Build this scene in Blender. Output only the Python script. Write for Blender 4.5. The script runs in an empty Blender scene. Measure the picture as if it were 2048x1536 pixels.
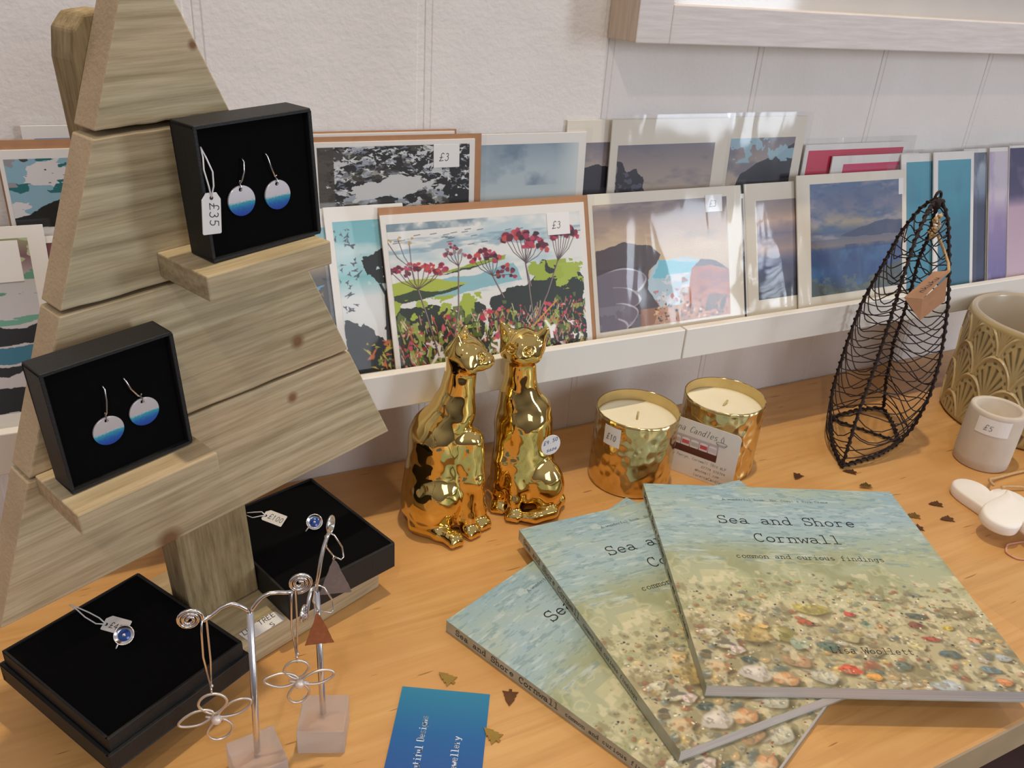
import bpy, bmesh, math, random
import numpy as np
from mathutils import Matrix, Vector
# ------------------------------------------------------------------ camera, light, exposure
sc = bpy.context.scene
COL = sc.collection
CM = 0.01
PI = math.pi
# world frame: x along the wall (right), y into the wall (wall face at y=0), z up, table top at z=0; builders take centimetres
cam_d = bpy.data.cameras.new('camera'); cam = bpy.data.objects.new('camera', cam_d); COL.objects.link(cam)
cam_d.sensor_width = 36.0; cam_d.lens = 1655.97 / 2048 * 36; cam_d.clip_start = 0.01; cam_d.clip_end = 50
R_ = Vector((0.89196472, -0.44735357, 0.06537375)); U_ = Vector((0.15083654, 0.43077372, 0.88976533)); F_ = Vector((0.42620099, 0.78377853, -0.45171223))
cam.matrix_world = Matrix(((R_.x, U_.x, -F_.x, 0.0), (R_.y, U_.y, -F_.y, -0.5944), (R_.z, U_.z, -F_.z, 0.40), (0, 0, 0, 1)))
sc.camera = cam
sc.view_settings.view_transform = 'Standard'; sc.view_settings.look = 'None'
sc.view_settings.gamma = 1.0; sc.view_settings.use_curve_mapping = False
sc.view_settings.exposure = 0.5
w = bpy.data.worlds.new('room_light'); sc.world = w; w.use_nodes = True
wn = w.node_tree; bg = wn.nodes['Background']
tcw = wn.nodes.new('ShaderNodeTexCoord'); sep = wn.nodes.new('ShaderNodeSeparateXYZ'); rmp = wn.nodes.new('ShaderNodeValToRGB')
wn.links.new(tcw.outputs['Generated'], sep.inputs[0])
mth = wn.nodes.new('ShaderNodeMath'); mth.operation = 'MULTIPLY_ADD'; mth.inputs[1].default_value = 0.5; mth.inputs[2].default_value = 0.5
wn.links.new(sep.outputs['Z'], mth.inputs[0]); wn.links.new(mth.outputs[0], rmp.inputs[0])
e = rmp.color_ramp.elements
e[0].position = 0.30; e[0].color = (0.05, 0.04, 0.035, 1); e[1].position = 0.75; e[1].color = (0.80, 0.76, 0.82, 1)
m1 = rmp.color_ramp.elements.new(0.5); m1.color = (0.33, 0.31, 0.36, 1)
wn.links.new(rmp.outputs[0], bg.inputs['Color']); bg.inputs['Strength'].default_value = 0.35

def area(name, loc, target, sx, sy, power, col, shape='RECTANGLE'):
    l = bpy.data.lights.new(name, 'AREA'); l.shape = shape; l.size = sx * CM
    if shape in ('RECTANGLE', 'ELLIPSE'): l.size_y = sy * CM
    l.energy = power; l.color = col
    o = bpy.data.objects.new(name, l); COL.objects.link(o)
    o.location = [v * CM for v in loc]
    d = Vector([(t - s) for s, t in zip(loc, target)])
    o.rotation_euler = d.to_track_quat('-Z', 'Y').to_euler()
    return o
area('ceiling_spot_or_fill', (33, -15, 165), (38, -14, 0), 4.5, 4.5, 8.0, (1.0, 0.84, 0.60), 'DISK')
area('ceiling_spot_or_fill', (150, -40, 165), (90, -20, 0), 6, 6, 1.6, (1.0, 0.82, 0.60), 'DISK')
area('ceiling_spot_or_fill', (-40, -120, 165), (20, -20, 0), 6, 6, 3.0, (1.0, 0.86, 0.70), 'DISK')  # added camera-side fill lamp, brightens the front of the wooden tree
area('shop_window_light', (220, -205, 52), (45, -5, 15), 42, 85, 14, (0.78, 0.88, 1.0))
area('shop_window_light', (50, -260, 85), (30, -5, 10), 90, 80, 6.5, (0.86, 0.92, 1.0))

# ------------------------------------------------------------------ helpers
rnd = random.Random(7)
def s2l(c):
    c = np.asarray(c, float) / 255.0
    return np.where(c <= 0.04045, c / 12.92, ((c + 0.055) / 1.055) ** 2.4)
def rgb(*c): return tuple(float(v) for v in s2l(c)) + (1.0,)

class NT:
    def __init__(s, name):
        s.m = bpy.data.materials.new(name); s.m.use_nodes = True; s.t = s.m.node_tree; s.p = s.t.nodes['Principled BSDF']
        s._co = None
    def n(s, typ, **kw):
        nd = s.t.nodes.new('ShaderNode' + typ)
        for k, v in kw.items():
            if k in nd.inputs: nd.inputs[k].default_value = v
            else: setattr(nd, k, v)
        return nd
    def l(s, a, b): s.t.links.new(a, b)
    def co(s, scale=(1, 1, 1), rot=(0, 0, 0), kind='Object'):
        if s._co is None: s._co = s.n('TexCoord')
        mp = s.n('Mapping'); mp.inputs['Scale'].default_value = scale; mp.inputs['Rotation'].default_value = rot
        s.l(s._co.outputs[kind], mp.inputs['Vector']); return mp.outputs['Vector']
    def noise(s, vec, scale, detail=3, rough=.5, dist=0.0):
        nd = s.n('TexNoise'); nd.inputs['Scale'].default_value = scale; nd.inputs['Detail'].default_value = detail
        nd.inputs['Roughness'].default_value = rough; nd.inputs['Distortion'].default_value = dist
        s.l(vec, nd.inputs['Vector']); return nd.outputs['Fac']
    def ramp(s, fac, stops):
        r = s.n('ValToRGB'); el = r.color_ramp.elements
        el[0].position, el[0].color = stops[0]; el[1].position, el[1].color = stops[-1]
        for p, c in stops[1:-1]:
            x = el.new(p); x.color = c
        s.l(fac, r.inputs['Fac']); return r.outputs['Color']
    def mix(s, fac, a, b, typ='MIX'):
        m = s.n('Mix', data_type='RGBA', blend_type=typ)
        if isinstance(fac, (int, float)): m.inputs[0].default_value = fac
        else: s.l(fac, m.inputs[0])
        for v, i in ((a, 6), (b, 7)):
            if isinstance(v, tuple): m.inputs[i].default_value = v
            else: s.l(v, m.inputs[i])
        return m.outputs[2]
    def bump(s, h, strength=.3, dist=.001):
        b = s.n('Bump'); b.inputs['Strength'].default_value = strength; b.inputs['Distance'].default_value = dist
        s.l(h, b.inputs['Height']); s.l(b.outputs['Normal'], s.p.inputs['Normal'])
    def base(s, c):
        if isinstance(c, tuple): s.p.inputs['Base Color'].default_value = c
        else: s.l(c, s.p.inputs['Base Color'])
    def set(s, **kw):
        for k, v in kw.items(): s.p.inputs[k.replace('_', ' ')].default_value = v
        return s

def simple(name, c, rough=.5, metal=0.0, noise_amt=0.06, nscale=60, bump=0.0, bscale=200, coat=0.0):
    t = NT(name); v = t.co()
    f = t.noise(v, nscale, 3)
    cc = [max(0, x * (1 - noise_amt)) for x in c[:3]]; c2 = [min(1, x * (1 + noise_amt)) for x in c[:3]]
    t.base(t.ramp(f, [(.3, (*cc, 1)), (.7, (*c2, 1))]))
    t.set(Roughness=rough, Metallic=metal, Coat_Weight=coat)
    if bump: t.bump(t.noise(t.co(), bscale, 4), bump)
    return t.m

def tag(o, label=None, cat=None, group=None, kind=None):
    if label: o['label'] = label
    if cat: o['category'] = cat
    if group: o['group'] = group
    if kind: o['kind'] = kind
    return o
def empty(name, loc=(0, 0, 0), label=None, cat=None, group=None, M=None):
    o = bpy.data.objects.new(name, None); COL.objects.link(o); o.empty_display_size = .01
    if M is not None: o.matrix_world = M
    else: o.location = [v * CM for v in loc]
    return tag(o, label, cat, group)
def frame(loc, ex, ey, ez):
    ex, ey, ez = Vector(ex).normalized(), Vector(ey).normalized(), Vector(ez).normalized()
    return Matrix(((ex.x, ey.x, ez.x, loc[0] * CM), (ex.y, ey.y, ez.y, loc[1] * CM), (ex.z, ey.z, ez.z, loc[2] * CM), (0, 0, 0, 1)))

class MB:
    """collects shapes given in centimetres"""
    def __init__(s): s.v = []; s.f = []
    def add(s, v, f):
        o = len(s.v); s.v += [tuple(map(float, p)) for p in v]; s.f += [tuple(i + o for i in q) for q in f]; return s
    def box(s, x0, x1, y0, y1, z0, z1):
        v = [(x, y, z) for z in (z0, z1) for y in (y0, y1) for x in (x0, x1)]
        return s.add(v, [(0, 2, 3, 1), (4, 5, 7, 6), (0, 1, 5, 4), (2, 6, 7, 3), (0, 4, 6, 2), (1, 3, 7, 5)])
    def prism(s, poly, y0, y1):
        """poly of (x,z), extruded in y from y0 to y1"""
        n = len(poly); v = [(x, y0, z) for x, z in poly] + [(x, y1, z) for x, z in poly]
        f = [tuple(range(n)), tuple(range(2 * n - 1, n - 1, -1))] + [(i, i + n, (i + 1) % n + n, (i + 1) % n) for i in range(n)]
        return s.add(v, f)
    def prismz(s, poly, z0, z1):
        n = len(poly); v = [(x, y, z0) for x, y in poly] + [(x, y, z1) for x, y in poly]
        f = [tuple(range(n - 1, -1, -1)), tuple(range(n, 2 * n))] + [(i, (i + 1) % n, (i + 1) % n + n, i + n) for i in range(n)]
        return s.add(v, f)
    def tube(s, pts, r, n=8, caps=True, closed=False):
        pts = [Vector(p) for p in pts]; m = len(pts)
        rs = r if isinstance(r, (list, tuple)) else [r] * m
        up = None; base = len(s.v); vv = []
        for i, p in enumerate(pts):
            if closed: t = pts[(i + 1) % m] - pts[i - 1]
            else: t = pts[min(i + 1, m - 1)] - pts[max(i - 1, 0)]
            if t.length < 1e-9: t = Vector((0, 0, 1))
            t.normalize()
            if up is None:
                up = Vector((0, 0, 1)) if abs(t.z) < .9 else Vector((1, 0, 0))
            a = (up - t * up.dot(t))
            if a.length < 1e-6: a = Vector((1, 0, 0)).cross(t)
            a.normalize(); b = t.cross(a); up = a
            for k in range(n):
                an = 2 * PI * k / n; q = p + (a * math.cos(an) + b * math.sin(an)) * rs[i]; vv.append(tuple(q))
        ff = []
        for i in range(m if closed else m - 1):
            j = (i + 1) % m
            for k in range(n): ff.append((i * n + k, i * n + (k + 1) % n, j * n + (k + 1) % n, j * n + k))
        if caps and not closed: ff += [tuple(range(n - 1, -1, -1)), tuple((m - 1) * n + k for k in range(n))]
        return s.add(vv, ff)
    def lathe(s, prof, cx=0, cy=0, n=64):
        """prof: list of (r,z); closed at r=0 ends"""
        v = []; f = []
        for r, z in prof:
            for k in range(n):
                a = 2 * PI * k / n; v.append((cx + r * math.cos(a), cy + r * math.sin(a), z))
        for i in range(len(prof) - 1):
            for k in range(n): f.append((i * n + k, i * n + (k + 1) % n, (i + 1) * n + (k + 1) % n, (i + 1) * n + k))
        return s.add(v, f)
    def sphere(s, c, r, n=12):
        rr = r if isinstance(r, (tuple, list)) else (r, r, r)
        v = []; f = []
        for i in range(n + 1):
            th = PI * i / n
            for k in range(2 * n):
                a = PI * k / n; v.append((c[0] + rr[0] * math.sin(th) * math.cos(a), c[1] + rr[1] * math.sin(th) * math.sin(a), c[2] + rr[2] * math.cos(th)))
        for i in range(n):
            for k in range(2 * n): f.append((i * 2 * n + k, (i + 1) * 2 * n + k, (i + 1) * 2 * n + (k + 1) % (2 * n), i * 2 * n + (k + 1) % (2 * n)))
        return s.add(v, f)
    def build(s, name, m, parent=None, smooth=False, bevel=0, bseg=2, M=None):
        me = bpy.data.meshes.new(name); me.from_pydata([(x * CM, y * CM, z * CM) for x, y, z in s.v], [], s.f)
        bm = bmesh.new(); bm.from_mesh(me); bmesh.ops.remove_doubles(bm, verts=bm.verts, dist=1e-7)
        bmesh.ops.recalc_face_normals(bm, faces=bm.faces)
        if bevel:
            ed = [e for e in bm.edges if len(e.link_faces) == 2 and e.calc_face_angle(0) > .5]
            bmesh.ops.bevel(bm, geom=ed, offset=bevel * CM, segments=bseg, affect='EDGES', profile=.5)
        bm.to_mesh(me); bm.free()
        if smooth: me.polygons.foreach_set('use_smooth', [True] * len(me.polygons))
        me.materials.append(m)
        o = bpy.data.objects.new(name, me); COL.objects.link(o)
        if parent is not None: o.parent = parent
        if M is not None: o.matrix_world = M
        return o

def gridmesh(name, P, m, parent=None, col=None, smooth=True, wrap=False):
    """P: (h,w,3) array in cm; col: (h,w,3) sRGB 0..255"""
    h, w_ = P.shape[:2]
    me = bpy.data.meshes.new(name); nv = h * w_
    idx = np.arange(nv).reshape(h, w_)
    if wrap: idx = np.concatenate([idx, idx[:, :1]], 1)
    q = np.stack([idx[:-1, :-1], idx[1:, :-1], idx[1:, 1:], idx[:-1, 1:]], -1).reshape(-1, 4)
    me.vertices.add(nv); me.vertices.foreach_set('co', (P.reshape(-1) * CM).astype(np.float32))
    me.loops.add(q.size); me.loops.foreach_set('vertex_index', q.reshape(-1).astype(np.int32))
    me.polygons.add(len(q)); me.polygons.foreach_set('loop_start', np.arange(0, q.size, 4, dtype=np.int32))
    me.update(calc_edges=True)
    if smooth: me.polygons.foreach_set('use_smooth', np.ones(len(q), bool))
    if col is not None:
        a = me.color_attributes.new('paint', 'FLOAT_COLOR', 'POINT')
        c = np.ones((nv, 4), np.float32); c[:, :3] = s2l(np.clip(col.reshape(-1, 3), 0, 255))
        a.data.foreach_set('color', c.reshape(-1))
    me.materials.append(m)
    o = bpy.data.objects.new(name, me); COL.objects.link(o)
    if parent is not None: o.parent = parent
    return o

# ------------------------------------------------------------------ noise + painter
def vnoise(h, w_, fy, fx, seed):
    r = np.random.RandomState(seed); g = r.rand(int(fy) + 3, int(fx) + 3)
    y = np.linspace(0, fy, h); x = np.linspace(0, fx, w_)
    yi = y.astype(int); xi = x.astype(int); ty = y - yi; tx = x - xi
    ty = ty * ty * (3 - 2 * ty); tx = tx * tx * (3 - 2 * tx)
    a = g[yi][:, xi]; b = g[yi][:, xi + 1]; c = g[yi + 1][:, xi]; d = g[yi + 1][:, xi + 1]
    return (a * (1 - tx) + b * tx) * (1 - ty[:, None]) + (c * (1 - tx) + d * tx) * ty[:, None]
def fbm(h, w_, fy, fx, seed, octv=4, gain=.55):
    o = 0; amp = 1; tot = 0
    for i in range(octv):
        if fy > h * .6 and fx > w_ * .6: break
        o = o + amp * vnoise(h, w_, fy, fx, seed + i * 17); tot += amp; amp *= gain; fy *= 2; fx *= 2
    return o / tot
class Cv:
    def __init__(s, h, w_, asp, base=(255, 255, 255)):
        s.h, s.w = h, w_; s.asp = asp                       # asp = width/height
        s.a = np.ones((h, w_, 3)) * np.array(base, float)
        s.V, s.U = np.meshgrid(np.linspace(0, 1, h), np.linspace(0, 1, w_), indexing='ij')
        s.r = np.random.RandomState(3)
    def n(s, f, seed, octv=4, stretch=1.0, gain=.55): return fbm(s.h, s.w, f * stretch, f * s.asp, seed, octv, gain)
    def mix(s, m, c, k=1.0):
        m = np.clip(m, 0, 1)[..., None] * k; s.a = s.a * (1 - m) + np.array(c, float) * m; return s
    def grad(s, stops):
        v = np.array([p for p, _ in stops]); c = np.array([q for _, q in stops], float)
        for k in range(3): s.a[..., k] = np.interp(s.V, v, c[:, k])
        return s
    def poly(s, pts, c, rough=0.0, f=12, seed=1, k=1.0):
        U, V = s.U, s.V
        if rough: U = U + rough * (s.n(f, seed) - .5) * 2; V = V + rough * (s.n(f, seed + 5) - .5) * 2
        ins = np.zeros(U.shape, bool); n = len(pts)
        for i in range(n):
            x0, y0 = pts[i]; x1, y1 = pts[(i + 1) % n]
            if y0 == y1: continue
            c_ = ((V < y0) != (V < y1)); ins ^= c_ & (U < (x1 - x0) * (V - y0) / (y1 - y0) + x0)
        return s.mix(ins.astype(float), c, k)
    def blob(s, x, y, rx, ry, c, ang=0.0, k=1.0, soft=0.25, wob=0.0):
        R = max(rx, ry * 1.0) * 1.5
        j0, j1 = int(max(0, (x - R) * s.w)), int(min(s.w, (x + R) * s.w + 2)); i0, i1 = int(max(0, (y - R * s.asp) * s.h)), int(min(s.h, (y + R * s.asp) * s.h + 2))
        if j1 <= j0 or i1 <= i0: return s
        u = s.U[i0:i1, j0:j1] - x; v = (s.V[i0:i1, j0:j1] - y) / s.asp
        ca, sa = math.cos(ang), math.sin(ang); a = (u * ca + v * sa) / rx; b = (-u * sa + v * ca) / ry
        d = np.sqrt(a * a + b * b)
        if wob: th = np.arctan2(b, a); d = d * (1 + wob * np.sin(3 * th + x * 90) + wob * .6 * np.sin(5 * th + y * 70))
        m = np.clip((1 - d) / soft + .5, 0, 1)[..., None] * k
        s.a[i0:i1, j0:j1] = s.a[i0:i1, j0:j1] * (1 - m) + np.array(c, float) * m; return s
    def line(s, pts, wd, c, k=1.0):
        for (x0, y0), (x1, y1) in zip(pts[:-1], pts[1:]):
            j0, j1 = int(max(0, (min(x0, x1) - wd * 2) * s.w)), int(min(s.w, (max(x0, x1) + wd * 2) * s.w + 2))
            i0, i1 = int(max(0, (min(y0, y1) - wd * 2 * s.asp) * s.h)), int(min(s.h, (max(y0, y1) + wd * 2 * s.asp) * s.h + 2))
            if j1 <= j0 or i1 <= i0: continue
            u = s.U[i0:i1, j0:j1]; v = s.V[i0:i1, j0:j1] / s.asp; dx, dy = x1 - x0, (y1 - y0) / s.asp; L = dx * dx + dy * dy + 1e-12
            t = np.clip(((u - x0) * dx + (v - y0 / s.asp) * dy) / L, 0, 1)
            d = np.hypot(u - x0 - t * dx, v - y0 / s.asp - t * dy); m = np.clip((wd - d) * s.w + .5, 0, 1)[..., None] * k
            s.a[i0:i1, j0:j1] = s.a[i0:i1, j0:j1] * (1 - m) + np.array(c, float) * m
        return s
    def specks(s, n, box, size, cols, seed=1, wob=.15, el=2.0):
        r = np.random.RandomState(seed)
        for i in range(n):
            x = box[0] + r.rand() * (box[2] - box[0]); y = box[1] + r.rand() * (box[3] - box[1]); q = size * (.4 + r.rand())
            s.blob(x, y, q * (1 + r.rand() * (el - 1)), q, cols[r.randint(len(cols))], r.rand() * PI, 1, .4, wob)
        return s

# ------------------------------------------------------------------ stroke lettering
def arc(cx, cy, rx, ry, a0, a1, n=10): return [(cx + rx * math.cos(math.radians(a0 + (a1 - a0) * i / n)), cy + ry * math.sin(math.radians(a0 + (a1 - a0) * i / n))) for i in range(n + 1)]
def ser(x, y, d=.1): return [(x - d, y), (x + d, y)]
GL = {
 'A': ([[(.05, 0), (.3, 1), (.55, 0)], [(.14, .35), (.46, .35)]], [ser(.05, 0), ser(.55, 0)]),
 'B': ([[(.12, 0), (.12, 1), (.35, 1)], arc(.35, .77, .17, .23, 90, -90), [(.35, .54), (.12, .54)], arc(.37, .27, .2, .27, 90, -90), [(.37, 0), (.12, 0)]], [ser(.1, 0), ser(.1, 1)]),
 'C': ([arc(.32, .5, .26, .5, 50, 310, 18)], [[(.5, .72), (.5, 1.0)]]),
 'D': ([[(.1, 0), (.1, 1), (.28, 1)], arc(.28, .5, .26, .5, 90, -90, 14), [(.28, 0), (.1, 0)]], []),
 'E': ([[(.5, 1), (.12, 1), (.12, 0), (.52, 0)], [(.12, .52), (.42, .52)]], []),
 'J': ([[(.4, 1), (.4, .1)], arc(.24, .12, .16, .22, 0, -150)], [ser(.4, 1, .14)]),
 'L': ([[(.15, 1), (.15, 0), (.52, 0)]], [ser(.15, 1), [(.52, 0), (.52, .2)]]),
 'N': ([[(.1, 0), (.1, 1), (.5, 0), (.5, 1)]], [ser(.1, 0), ser(.5, 1)]),
 'R': ([[(.12, 0), (.12, 1), (.34, 1)], arc(.34, .75, .17, .25, 90, -90), [(.34, .5), (.12, .5)], [(.3, .5), (.54, 0)]], [ser(.12, 0)]),
 'S': ([arc(.3, .75, .21, .24, 40, 270, 12) + arc(.3, .26, .23, .25, 90, -140, 12)], [[(.5, .74), (.5, .98)], [(.09, .02), (.09, .28)]]),
 'T': ([[(.05, 1), (.55, 1)], [(.3, 1), (.3, 0)]], [ser(.3, 0)]),
 'U': ([[(.1, 1), (.1, .3)], arc(.3, .28, .2, .28, 180, 360), [(.5, .3), (.5, 1)]], []),
 'W': ([[(.02, 1), (.16, 0), (.3, .7), (.44, 0), (.58, 1)]], [ser(.05, 1), ser(.55, 1)]),
 'a': ([arc(.25, .46, .17, .16, 150, 0), [(.42, .46), (.42, .08), (.54, 0)], arc(.25, .17, .18, .17, 0, 360, 14)], []),
 'b': ([[(.1, 1), (.1, 0)], arc(.3, .3, .2, .3, 0, 360, 16)], [[(0, 1), (.1, 1)]]),
 'c': ([arc(.3, .3, .2, .3, 45, 320, 14)], []),
 'd': ([[(.46, 1), (.46, 0), (.56, 0)], arc(.27, .3, .2, .3, 0, 360, 16)], [[(.36, 1), (.46, 1)]]),
 'e': ([[(.1, .32), (.5, .32)], arc(.3, .3, .2, .3, 0, 315, 16)], []),
 'f': ([arc(.38, .8, .14, .2, 60, 180), [(.24, .8), (.24, 0)], [(.08, .6), (.46, .6)]], [ser(.24, 0, .14)]),
 'g': ([arc(.27, .33, .18, .27, 0, 360, 16), [(.45, .6), (.45, -.1)], arc(.27, -.1, .18, .18, 0, -150)], [[(.45, .6), (.56, .6)]]),
 'h': ([[(.12, 1), (.12, 0)], arc(.29, .4, .17, .2, 180, 0), [(.46, .4), (.46, 0)]], [ser(.12, 0), ser(.46, 0), [(.02, 1), (.12, 1)]]),
 'i': ([[(.14, .6), (.3, .6), (.3, 0)], [(.3, .84), (.3, .92)]], [ser(.3, 0, .18)]),
 'k': ([[(.12, 1), (.12, 0)], [(.46, .6), (.14, .25)], [(.25, .36), (.5, 0)]], [ser(.12, 0), ser(.5, 0)]),
 'l': ([[(.14, 1), (.3, 1), (.3, 0)]], [ser(.3, 0, .2)]),
 'm': ([[(.06, .6), (.06, 0)], arc(.18, .44, .12, .16, 180, 0), [(.3, .44), (.3, 0)], arc(.42, .44, .12, .16, 180, 0), [(.54, .44), (.54, 0)]], [ser(.06, 0, .07), ser(.3, 0, .07), ser(.54, 0, .07)]),
 'n': ([[(.12, .6), (.12, 0)], arc(.29, .4, .17, .2, 180, 0), [(.46, .4), (.46, 0)]], [ser(.12, 0), ser(.46, 0), [(.02, .6), (.12, .6)]]),
 'o': ([arc(.3, .3, .21, .3, 0, 360, 18)], []),
 'r': ([[(.18, .6), (.18, 0)], arc(.36, .4, .18, .2, 170, 50)], [ser(.18, 0, .15), [(.06, .6), (.18, .6)]]),
 's': ([arc(.3, .45, .17, .15, 40, 270) + arc(.3, .15, .19, .15, 90, -140)], []),
 't': ([[(.24, .88), (.24, .14)], arc(.36, .14, .12, .14, 180, 320), [(.08, .6), (.46, .6)]], []),
 'u': ([[(.12, .6), (.12, .2)], arc(.28, .2, .16, .2, 180, 360), [(.44, .6), (.44, 0), (.54, 0)]], [[(.02, .6), (.12, .6)], [(.34, .6), (.44, .6)]]),
 'v': ([[(.08, .6), (.3, 0), (.52, .6)]], []),
 'w': ([[(.02, .6), (.16, 0), (.3, .45), (.44, 0), (.58, .6)]], [ser(.04, .6, .08), ser(.56, .6, .08)]),
 'y': ([[(.08, .6), (.3, .05)], [(.54, .6), (.22, -.25), (.06, -.22)]], []),
 '0': ([arc(.3, .42, .2, .42, 0, 360, 16)], []), '1': ([[(.2, .7), (.3, .88), (.28, 0)]], []), '2': ([arc(.3, .62, .18, .22, 160, -20) + [(.1, 0), (.5, .02)]], []),
 '3': ([arc(.28, .66, .16, .18, 140, -80) + arc(.28, .24, .2, .24, 80, -150)], []), '5': ([[(.5, .85), (.18, .85), (.15, .5)], arc(.28, .27, .2, .25, 120, -140)], []),
 '7': ([[(.1, .85), (.5, .85), (.22, 0)]], []), '8': ([arc(.3, .64, .14, .2, 0, 360), arc(.3, .22, .18, .22, 0, 360)], []), '9': ([arc(.28, .6, .17, .22, 0, 360), [(.45, .62), (.36, 0)]], []),
 '4': ([[(.4, 0), (.4, .88), (.08, .3), (.52, .3)]], []), '6': ([[(.42, .86), (.14, .35)], arc(.3, .24, .18, .24, 0, 360)], []), 'P': ([[(.12, 0), (.12, 1), (.34, 1)], arc(.34, .75, .17, .25, 90, -90), [(.34, .5), (.12, .5)]], []),
 '£': ([arc(.36, .72, .16, .2, 20, 190) + [(.24, .3), (.06, .02), (.52, .06)], [(.06, .42), (.42, .44)]], []),
 "'": ([[(.3, 1), (.27, .8)]], []), '.': ([[(.28, .0), (.32, .03)]], []), ',': ([[(.32, .05), (.26, -.14)]], []), '@': ([arc(.3, .35, .28, .35, -40, 300, 16), arc(.3, .35, .12, .16, 0, 360)], []), '-': ([[(.12, .35), (.48, .35)]], []),
}
def write(mb, text, org, ux, uy, nrm, size, pitch, wd, serif=True, slant=0.0, thick=None, jit=0.0):
    """flat ribbons on a plane: org = start of base line, ux/uy directions, size = cap height, pitch = advance, wd = stroke width (cm)"""
    org, ux, uy, nrm = Vector(org), Vector(ux), Vector(uy), Vector(nrm); x0 = 0.0; q = random.Random(5)
    for ch in text:
        if ch in GL:
            st, sf = GL[ch]; jy = q.uniform(-jit, jit) * size
            for s_ in list(st) + (list(sf) if serif else []):
                for (ax, ay), (bx, by) in zip(s_[:-1], s_[1:]):
                    ax_, bx_ = ax + slant * ay, bx + slant * by; sx = pitch / .62
                    a = Vector((x0 + ax_ * sx, ay * size + jy)); b = Vector((x0 + bx_ * sx, by * size + jy)); d = b - a
                    if d.length < 1e-6: continue
                    dn = d.normalized(); wv = wd
                    if thick: wv = wd * (1 + thick * abs(dn.y))
                    pr = Vector((-dn.y, dn.x)) * wv * .5; a2 = a - dn * wd * .35; b2 = b + dn * wd * .35
                    c = [a2 + pr, a2 - pr, b2 - pr, b2 + pr]
                    mb.add([org + ux * p.x + uy * p.y + nrm * 0 for p in c], [(0, 1, 2, 3)])
        x0 += pitch
    return mb

# ------------------------------------------------------------------ materials
def wood_pine(name, dark=(152, 136, 100), light=(192, 176, 138), warm=(186, 158, 118)):
    t = NT(name)
    v = t.co((1.0, 1.0, 1.0)); vs = t.co((7, 90, 150))
    wv = t.n('TexWave', wave_type='BANDS', bands_direction='Z'); wv.inputs['Scale'].default_value = 21; wv.inputs['Distortion'].default_value = 6.5
    wv.inputs['Detail'].default_value = 2.0; wv.inputs['Detail Scale'].default_value = .5
    t.l(t.co((.28, .6, 1.0)), wv.inputs['Vector'])
    n1 = t.noise(t.co((1, 3, 4)), 9, 3); n2 = t.noise(vs, 3.0, 4, .6)
    c1 = t.ramp(wv.outputs['Fac'], [(.0, rgb(*dark)), (.3, rgb(176, 160, 122)), (.6, rgb(*light)), (1.0, rgb(170, 153, 114))])
    c2 = t.mix(t.ramp(n1, [(.42, (0, 0, 0, 1)), (.68, (1, 1, 1, 1))]), c1, rgb(*warm))
    c3 = t.mix(.34, c2, t.ramp(n2, [(.3, rgb(120, 105, 72)), (.7, rgb(225, 210, 180))]))
    out = c3; cx = t.n('SeparateXYZ'); t.l(t._co.outputs['Object'], cx.inputs[0])
    for (ku, kv, kr) in ((.0515, .1756, .0038), (.0441, .1419, .003), (-.042, .0885, .006), (.0137, .3354, .002)):
        vv = t.n('VectorMath', operation='DISTANCE'); vv.inputs[1].default_value = (ku, 0, kv); cb = t.n('CombineXYZ'); t.l(cx.outputs['X'], cb.inputs['X']); t.l(cx.outputs['Z'], cb.inputs['Z']); t.l(cb.outputs[0], vv.inputs[0])
        mr_ = t.n('MapRange'); mr_.inputs['From Min'].default_value = kr * .55; mr_.inputs['From Max'].default_value = kr * 1.5; mr_.inputs['To Min'].default_value = 1; mr_.inputs['To Max'].default_value = 0; t.l(vv.outputs['Value'], mr_.inputs['Value'])
        out = t.mix(mr_.outputs['Result'], out, rgb(128, 92, 58))
    t.base(out); t.set(Roughness=.72); t.bump(n2, .25, .0006)
    return t.m
pine = wood_pine('treated_pine')
pine_end = simple('pine_end_grain', rgb(186, 164, 132), .8, 0, .1, 40, .3, 500)
post_m = NT('rough_sawn_post'); _f = post_m.noise(post_m.co((60, 60, 7)), 4, 4, .7)
post_m.base(post_m.ramp(_f, [(.25, rgb(112, 92, 58)), (.5, rgb(152, 132, 94)), (.75, rgb(178, 158, 120))])); post_m.set(Roughness=.85); post_m.bump(_f, .5, .001); post_m = post_m.m

tt = NT('table_beech')
g1 = tt.noise(tt.co((1.2, 20, 20)), 6, 4, .6, .4); g2 = tt.noise(tt.co((2, 5, 5)), 4, 2); g3 = tt.noise(tt.co((7, 160, 160)), 5, 2, .5)
cA = tt.ramp(g1, [(.28, rgb(196, 146, 84)), (.55, rgb(214, 166, 104)), (.8, rgb(222, 178, 118))])
cB = tt.mix(tt.ramp(g2, [(.35, (0, 0, 0, 1)), (.75, (1, 1, 1, 1))]), cA, rgb(204, 150, 88))
br = tt.n('TexBrick'); br.offset = .37; br.inputs['Scale'].default_value = 1.0; br.inputs['Mortar Size'].default_value = .0003; br.inputs['Brick Width'].default_value = .55; br.inputs['Row Height'].default_value = .075
br.inputs['Color1'].default_value = (.78, .78, .78, 1); br.inputs['Color2'].default_value = (1, 1, 1, 1); br.inputs['Mortar'].default_value = (.8, .76, .72, 1); br.inputs['Bias'].default_value = .0
tt.l(tt.co(), br.inputs['Vector'])
cC = tt.mix(.35, cB, br.outputs['Color'], 'MULTIPLY')
fl = tt.ramp(tt.noise(tt.co((14, 150, 60)), 2.2, 1), [(.73, (0, 0, 0, 1)), (.76, (1, 1, 1, 1))])
tt.base(tt.mix(tt.mix(.7, (0, 0, 0, 1), fl), cC, rgb(120, 72, 34)))
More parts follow.
